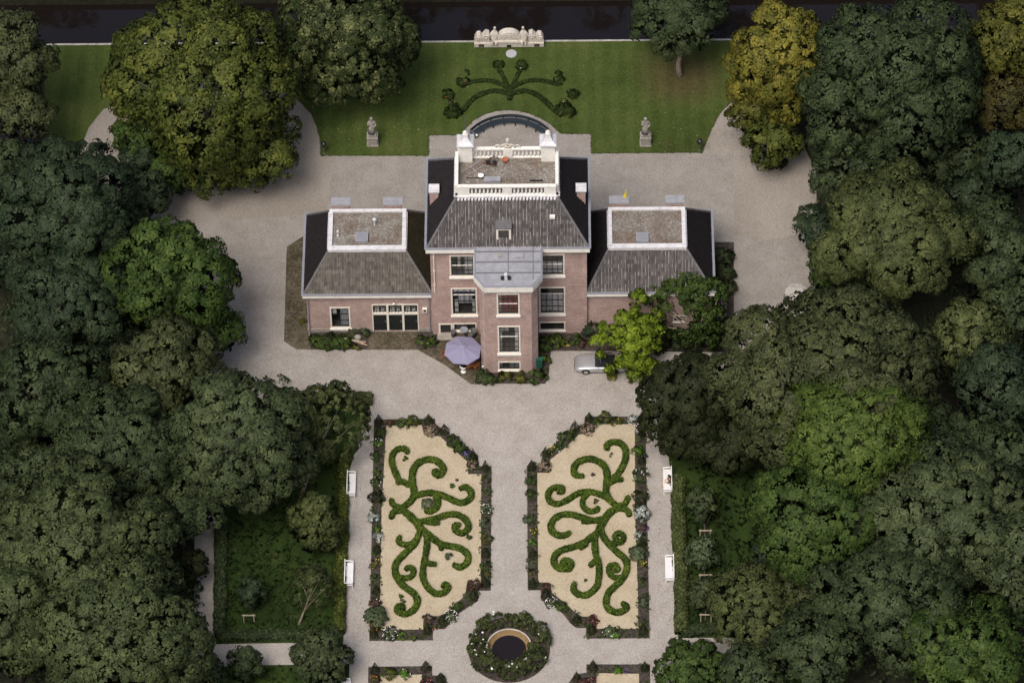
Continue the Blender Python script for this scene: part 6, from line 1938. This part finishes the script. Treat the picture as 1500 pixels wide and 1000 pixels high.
# orchard, left
T('brownish thin crowned apple tree at the top of the left orchard plot', 483, 622, 58, 58, 3.4, 'moss', 22, .13, .40, 22, cover=.85, n=20, base=(443, 722), r0=.16, bark='palebark', name='apple_tree', spread=.7, loose=.6, group='orchard trees')
T('yellow green apple tree behind the upper left bench', 463, 770, 40, 46, 2.8, 'moss', 23, .13, .45, 24, n=12, name='apple_tree', r0=.12, spread=.6, loose=.5, group='orchard trees')
T('thin nearly bare apple tree with leaning trunk in the left orchard plot', 458, 862, 34, 34, 2.6, 'brown', 24, .10, .35, 14, cover=.8, n=16, base=(438, 914), name='apple_tree', r0=.10, bark='palebark', spread=.8, loose=.8, group='orchard trees')
T('grey leaved young tree in the dark middle of the left orchard plot', 368, 870, 22, 36, 2.0, 'teal', 25, .11, .4, 22, n=8, name='young_tree', r0=.07, group='orchard trees')
T('bushy apple tree at the bottom beside the left path', 470, 965, 42, 44, 2.6, 'grey', 26, .13, .42, 22, n=12, name='apple_tree', r0=.12, bark='palebark', spread=.7, loose=.6, group='orchard trees')
T('pointed dark shrub on the bottom left cross path', 358, 975, 26, 40, 1.8, 'dark', 27, .13, .42, 22, n=9, rz=2.4, name='conical_shrub', cat='shrub', group='orchard trees')
T('small dark shrub at the bottom edge left of the bushy apple tree', 305, 985, 28, 24, 1.6, 'dark', 28, .15, .45, 22, n=8, name='shrub', cat='shrub', group='orchard trees')
# right side
T('small dark tree with a bare visible trunk on the rear lawn', 995, 28, 76, 64, 5.6, 'dark', 30, .17, .6, 26, n=18, k=.33, base=(995.5, 111), r0=.27, bark='palebark')
T('golden yellow autumn tree at the right edge of the lawn', 1142, 98, 78, 112, 9, 'gold', 31, .2, .65, 26, n=24, k=.36, spread=.6, name='autumn_tree')
T('yellow green tree under the lawn side of the golden autumn tree', 1106, 160, 42, 52, 5.5, 'yellowg', 32, .17, .55, 24, n=10, spread=.6)
T('olive green tree at the foot of the golden autumn one over the drive', 1132, 208, 46, 56, 3.4, 'olive', 33, .17, .6, 22, n=10)
T('huge dark green rounded tree right of the golden one', 1305, 135, 140, 145, 10, 'dark', 34, .22, .8, 28, n=28, k=.32)
T('dark lower tree below the huge dark rounded one', 1260, 240, 85, 60, 6, 'dark', 35, .2, .7, 24, n=12)
T('yellow olive tree at the top right corner', 1468, 70, 62, 85, 9, 'yellowg', 36, .2, .65, 24, n=14)
T('rust tinted tree below the yellow olive corner tree', 1470, 150, 52, 50, 6.5, 'rust', 37, .19, .65, 22, n=10)
T('dark blue green tree at the right edge below the rust tinted one', 1480, 245, 52, 60, 7, 'teal', 38, .2, .65, 24, n=10)
T('dark shrubby tree in the gap right of the light olive tree', 1420, 285, 55, 45, 4, 'teal', 39, .2, .65, 22, n=10)
T('light olive bubbly tree right of the drive', 1310, 345, 118, 98, 9.5, 'moss', 40, .17, .55, 34, n=24, k=.3, loose=.1)
T('fresh green small tree at the edge of the right drive by the covered heap', 1214, 402, 30, 50, 4.5, 'mid', 41, .17, .55, 26, n=10)
T('thin dark tree at the top edge of the right drive', 1200, 335, 40, 34, 4, 'teal', 42, .17, .6, 22, n=9)
T('olive tree right below the light olive bubbly one', 1425, 500, 62, 66, 7, 'moss', 43, .18, .6, 26, n=14)
T('dark tree at the right edge, mid height', 1465, 400, 60, 70, 6, 'dark', 44, .2, .65, 24, n=12)
T('broad brown olive tree at the lower right of the house', 1217, 566, 170, 102, 9, 'brown', 45, .2, .65, 28, n=30, k=.28)
T('lower left boughs of the broad brown tree next to the yard', 1100, 590, 58, 62, 6, 'grey', 46, .19, .6, 26, n=12)
T('black green yew like tree hanging over the right path and bench', 1005, 605, 74, 80, 5, 'yew', 47, .15, .5, 34, n=18, k=.36, name='yew_tree')
T('second dark yew like tree behind the bench toward the orchard', 1062, 650, 55, 50, 4, 'yew', 48, .16, .5, 30, n=12, name='yew_tree')
T('bright green tree in the middle of the right wood', 1250, 640, 108, 92, 11, 'bright', 49, .19, .62, 30, n=22, k=.33)
T('mid green bubbly tree left below the bright green one', 1190, 765, 100, 92, 8.5, 'mid', 50, .18, .6, 30, n=20, k=.33, loose=.12)
T('dark green tree at the right edge below the olive tree', 1460, 570, 66, 66, 7, 'teal', 51, .22, .7, 24, n=12)
T('large grey green tree at the right, lower half', 1385, 765, 128, 95, 9, 'grey', 52, .2, .65, 28, n=24, k=.32)
T('dark green tree at the lower right corner region', 1310, 880, 110, 88, 8.5, 'dark', 53, .2, .65, 28, n=20, k=.33)
T('brighter green tree at the bottom right edge', 1415, 955, 92, 72, 8.5, 'mid', 54, .2, .65, 28, n=16, k=.35)
T('yellowish green bush tree at the bottom of the right orchard plot', 1108, 890, 72, 54, 3.2, 'moss', 55, .14, .48, 26, n=16, spread=.6, loose=.5)
T('brownish shrub tree right of the yellowish bush', 1175, 872, 42, 46, 3.5, 'brown', 56, .15, .5, 24, n=10)
T('dark rose like shrub at the bottom beside the right path', 1012, 982, 52, 42, 2.0, 'border', 57, .13, .42, 26, n=14, spread=.7, loose=.5, name='shrub', cat='shrub')
T('dark green tree between the bottom shrubs and right wood', 1195, 950, 70, 60, 6, 'dark', 58, .2, .65, 24, n=14)
T('dark green bush at the bottom edge right of the rose like shrub', 1105, 985, 50, 40, 3, 'dark', 59, .16, .5, 24, n=10)
T('dark green tree at the right bottom corner edge', 1480, 850, 70, 80, 7, 'grey', 60, .2, .65, 24, n=12)
T('shaded tree filling the gap right of the brown olive one', 1345, 640, 60, 60, 5, 'dark', 61, .2, .65, 24, n=10)
T('shaded tree filling the gap at the left above the bottom corner', 60, 690, 70, 45, 5, 'dark', 62, .2, .65, 24, n=10)
T('shaded tree in the gap at the far left under the bubbly one', 20, 375, 60, 60, 5, 'teal', 63, .2, .65, 22, n=10)
T('shaded tree in the wood under the mid green bubbly tree', 1270, 790, 60, 50, 5, 'dark', 64, .2, .65, 22, n=10)
T('broad dark lower skirt of boughs at the front of the very large olive tree', 330, 232, 70, 52, 3.5, 'olive', 90, .2, .7, 24, n=12)
T('dark tree filling the right edge between olive and blue green ones', 1478, 470, 50, 60, 5, 'dark', 91, .2, .65, 22, n=10)
T('dark tree at the right edge below the blue green one', 1475, 665, 62, 52, 5.5, 'dark', 92, .2, .65, 22, n=10)
T('dark tree in the wood behind the large grey green one', 1420, 650, 55, 50, 5, 'dark', 93, .2, .65, 22, n=10)
T('dark undergrowth tree right of the huge dark rounded tree', 1400, 225, 55, 50, 5, 'dark', 94, .2, .65, 22, n=10)
T('dark small tree between the light olive tree and the right edge', 1455, 330, 50, 45, 4, 'dark', 95, .2, .65, 22, n=10)
T('dark small tree under the light olive bubbly tree near the drive', 1268, 418, 45, 38, 3.5, 'dark', 96, .2, .65, 22, n=10)
T('dark small tree in the left wood behind the brownish green one', 165, 500, 55, 45, 5, 'teal', 97, .2, .65, 22, n=10)
T('dark small tree at the left edge under the lower corner trees', 10, 250, 45, 50, 5, 'dark', 98, .2, .65, 22, n=10)
T('dark low tree in the left wood beside the orchard path', 255, 690, 55, 45, 4, 'dark', 99, .2, .65, 22, n=10)
# weeds and long grass in the orchard plots, a mass nobody could count
rng = np.random.default_rng(111)
UG = []
for (xa, xb, ya, yb, n) in ((330, 500, 760, 925, 420), (400, 505, 590, 760, 160), (1005, 1140, 690, 918, 420), (390, 500, 980, 1000, 60)):
    for k in range(n):
        gx_, gy_ = G(rng.uniform(xa, xb), rng.uniform(ya, yb))
        UG.append((gx_, gy_, .06, rng.uniform(.15, .5)*(1 if rng.uniform() < .8 else 1.5)))
Q, ti, nn = crown_quads(UG, .10, .16, 9, rng, .5, .8, .1, .6, True)
o = quads_obj('rough_growth', Q, ti, LM['rough'], None, (0, 0, 0), nn); o['kind'] = 'stuff'
# undergrowth on the woodland floor, a mass nobody could count
rng = np.random.default_rng(101)
UG = []
for (xa, xb, ya, yb, n) in ((0, 205, 240, 340, 90), (0, 285, 340, 1000, 340), (290, 420, 560, 720, 60), (1190, 1500, 60, 1000, 520), (1060, 1200, 560, 680, 60), (1140, 1200, 690, 1000, 60)):
    for k in range(n):
        gx_, gy_ = G(rng.uniform(xa, xb), rng.uniform(ya, yb))
        UG.append((gx_, gy_, .3, rng.uniform(.5, 1.0)))
Q, ti = crown_quads(UG, .15, .4, 12, rng, .9, .6, -.1, .4)
o = quads_obj('undergrowth', Q, ti*.8, LM['dark'], None, (0, 0, 0)); o['kind'] = 'stuff'
T('dark low boughs between the very large olive tree and the blue green group', 262, 248, 52, 40, 3.2, 'mid', 89, .2, .7, 24, n=10)
# young staked trees, right orchard
def stake(px, py, label):
    x, y = G(px, py)
    t = thing('tree_stake', label, 'tree stake', (x, y, .04), 0, 'timber tree stakes in the orchard plots')
    for s in (-.42, .42):
        obj('post', MB().tube([(x+s, y, .04), (x+s, y, 1.15)], .045, 6), M['rot'], t)
    obj('crossbar', MB().box(x-.55, x+.55, y-.05, y-.0, 1.0, 1.12), M['rot'], t)
for i, (px_, py_, sx, sy, lb) in enumerate(((1030, 742, 1033, 788, 'topmost'), (1030, 812, 1033, 853, 'middle'), (1032, 870, 1034, 911, 'lowest'))):
    T(lb+' of three thin grey green young trees beside the right hedge', px_, py_, 24, 30, 2.0, 'greyg' if i == 1 else 'grey', 70+i, .13, .38, 16, cover=.9, n=10, name='young_tree', r0=.06, spread=.8, loose=.7, group='orchard trees', base=(sx, sy))
    stake(sx, sy, lb+' pale timber stake frame holding a young tree of the right orchard')
stake(1123, 855, 'pale timber stake frame in shade left of the wood, right orchard')
stake(365, 912, 'pale timber stake frame holding the grey leaved young tree, left orchard')
T('dark young tree at the shaded stake of the right orchard', 1120, 815, 22, 34, 2.0, 'teal', 75, .12, .4, 20, n=8, name='young_tree', r0=.06, group='orchard trees')

# lime green tree by the car: separate pads of foliage on limbs
def padded_tree(name, label, base, pads, sp, leaf, clump, seed, bark='bark', r0=.14, per=26):
    rng = np.random.default_rng(seed)
    b = (*G(*base), .05)
    t = thing(name, label, 'tree', b, 0, 'trees against the house')
    L = []
    tr_ = MB(); lim = MB()
    fork = (b[0], b[1], 1.6)
    tr_.tube([b, (b[0]+.05, b[1], .8), fork], [r0*1.3, r0, r0*.85], 8)
    for (x, y, r, z) in pads:
        R = r*.0585
        cx, cy = G(x, y, z)
        L.append((cx, cy, z, R))
        L[-1] = (cx, cy, z, R*.62)
        for k in range(7):
            a = rng.uniform(0, 6.28); q_ = rng.uniform(.45, .95)
            L.append((cx+math.cos(a)*R*q_, cy+math.sin(a)*R*q_*.8, z+rng.uniform(-.5, .45)*R, R*rng.uniform(.26, .46)))
        mid = ((fork[0]+cx)/2+rng.uniform(-.2, .2), (fork[1]+cy)/2, (1.6+z)/2+.25)
        lim.tube([fork, mid, (cx, cy, z)], [r0*.6, r0*.4, .02], 6)
    obj('trunk', tr_, M[bark], t, True); obj('limb', lim, M[bark], t, True)
    Q, ti, nn = crown_quads(L, leaf*.9, clump*.8, int(per*1.1), rng, 2.8, .5, -.5, .4, True)
    nn = nn+rng.normal(size=nn.shape)*.3
    quads_obj('crown', Q, ti, LM[sp], t, b, nn)
padded_tree('lime_tree', 'lime green tree shading the silver car in front of the right wing', (922, 542),
            [(938, 437, 13, 5.4), (928, 452, 12, 5.0), (912, 466, 17, 4.6), (942, 468, 16, 4.4), (962, 462, 12, 4.4), (888, 486, 16, 3.9), (874, 498, 11, 3.5), (922, 486, 18, 4.2), (950, 486, 16, 4.0), (906, 500, 14, 3.6), (936, 508, 18, 3.4), (922, 508, 14, 3.4),
             (960, 504, 11, 2.9), (880, 518, 5, 2.5), (925, 527, 16, 2.6), (946, 530, 16, 2.4), (893, 540, 6, 1.6), (932, 550, 14, 1.2), (912, 534, 10, 2.0), (950, 545, 10, 1.4)], 'lime', .13, .42, 81)
padded_tree('climber', 'dark green climber sprawling over the corner of the right wing roof', (1022, 508),
            [(990, 396, 15, 5.8), (1006, 408, 17, 5.9), (985, 418, 16, 5.6), (1026, 418, 17, 5.6), (1046, 420, 14, 5.3), (1003, 430, 17, 5.2), (970, 428, 14, 5.1), (1030, 440, 18, 4.7), (958, 442, 12, 4.5), (975, 450, 13, 4.3), (1010, 445, 14, 4.6),
             (1055, 432, 10, 4.9), (1030, 462, 18, 3.8), (1048, 458, 14, 3.9), (1020, 480, 16, 3.2), (1046, 480, 17, 3.0), (1030, 498, 19, 2.2), (1055, 500, 14, 1.9), (1008, 500, 15, 1.7), (985, 490, 12, 2.0), (968, 478, 10, 2.6)], 'mid', .12, .42, 82, 'palebark')
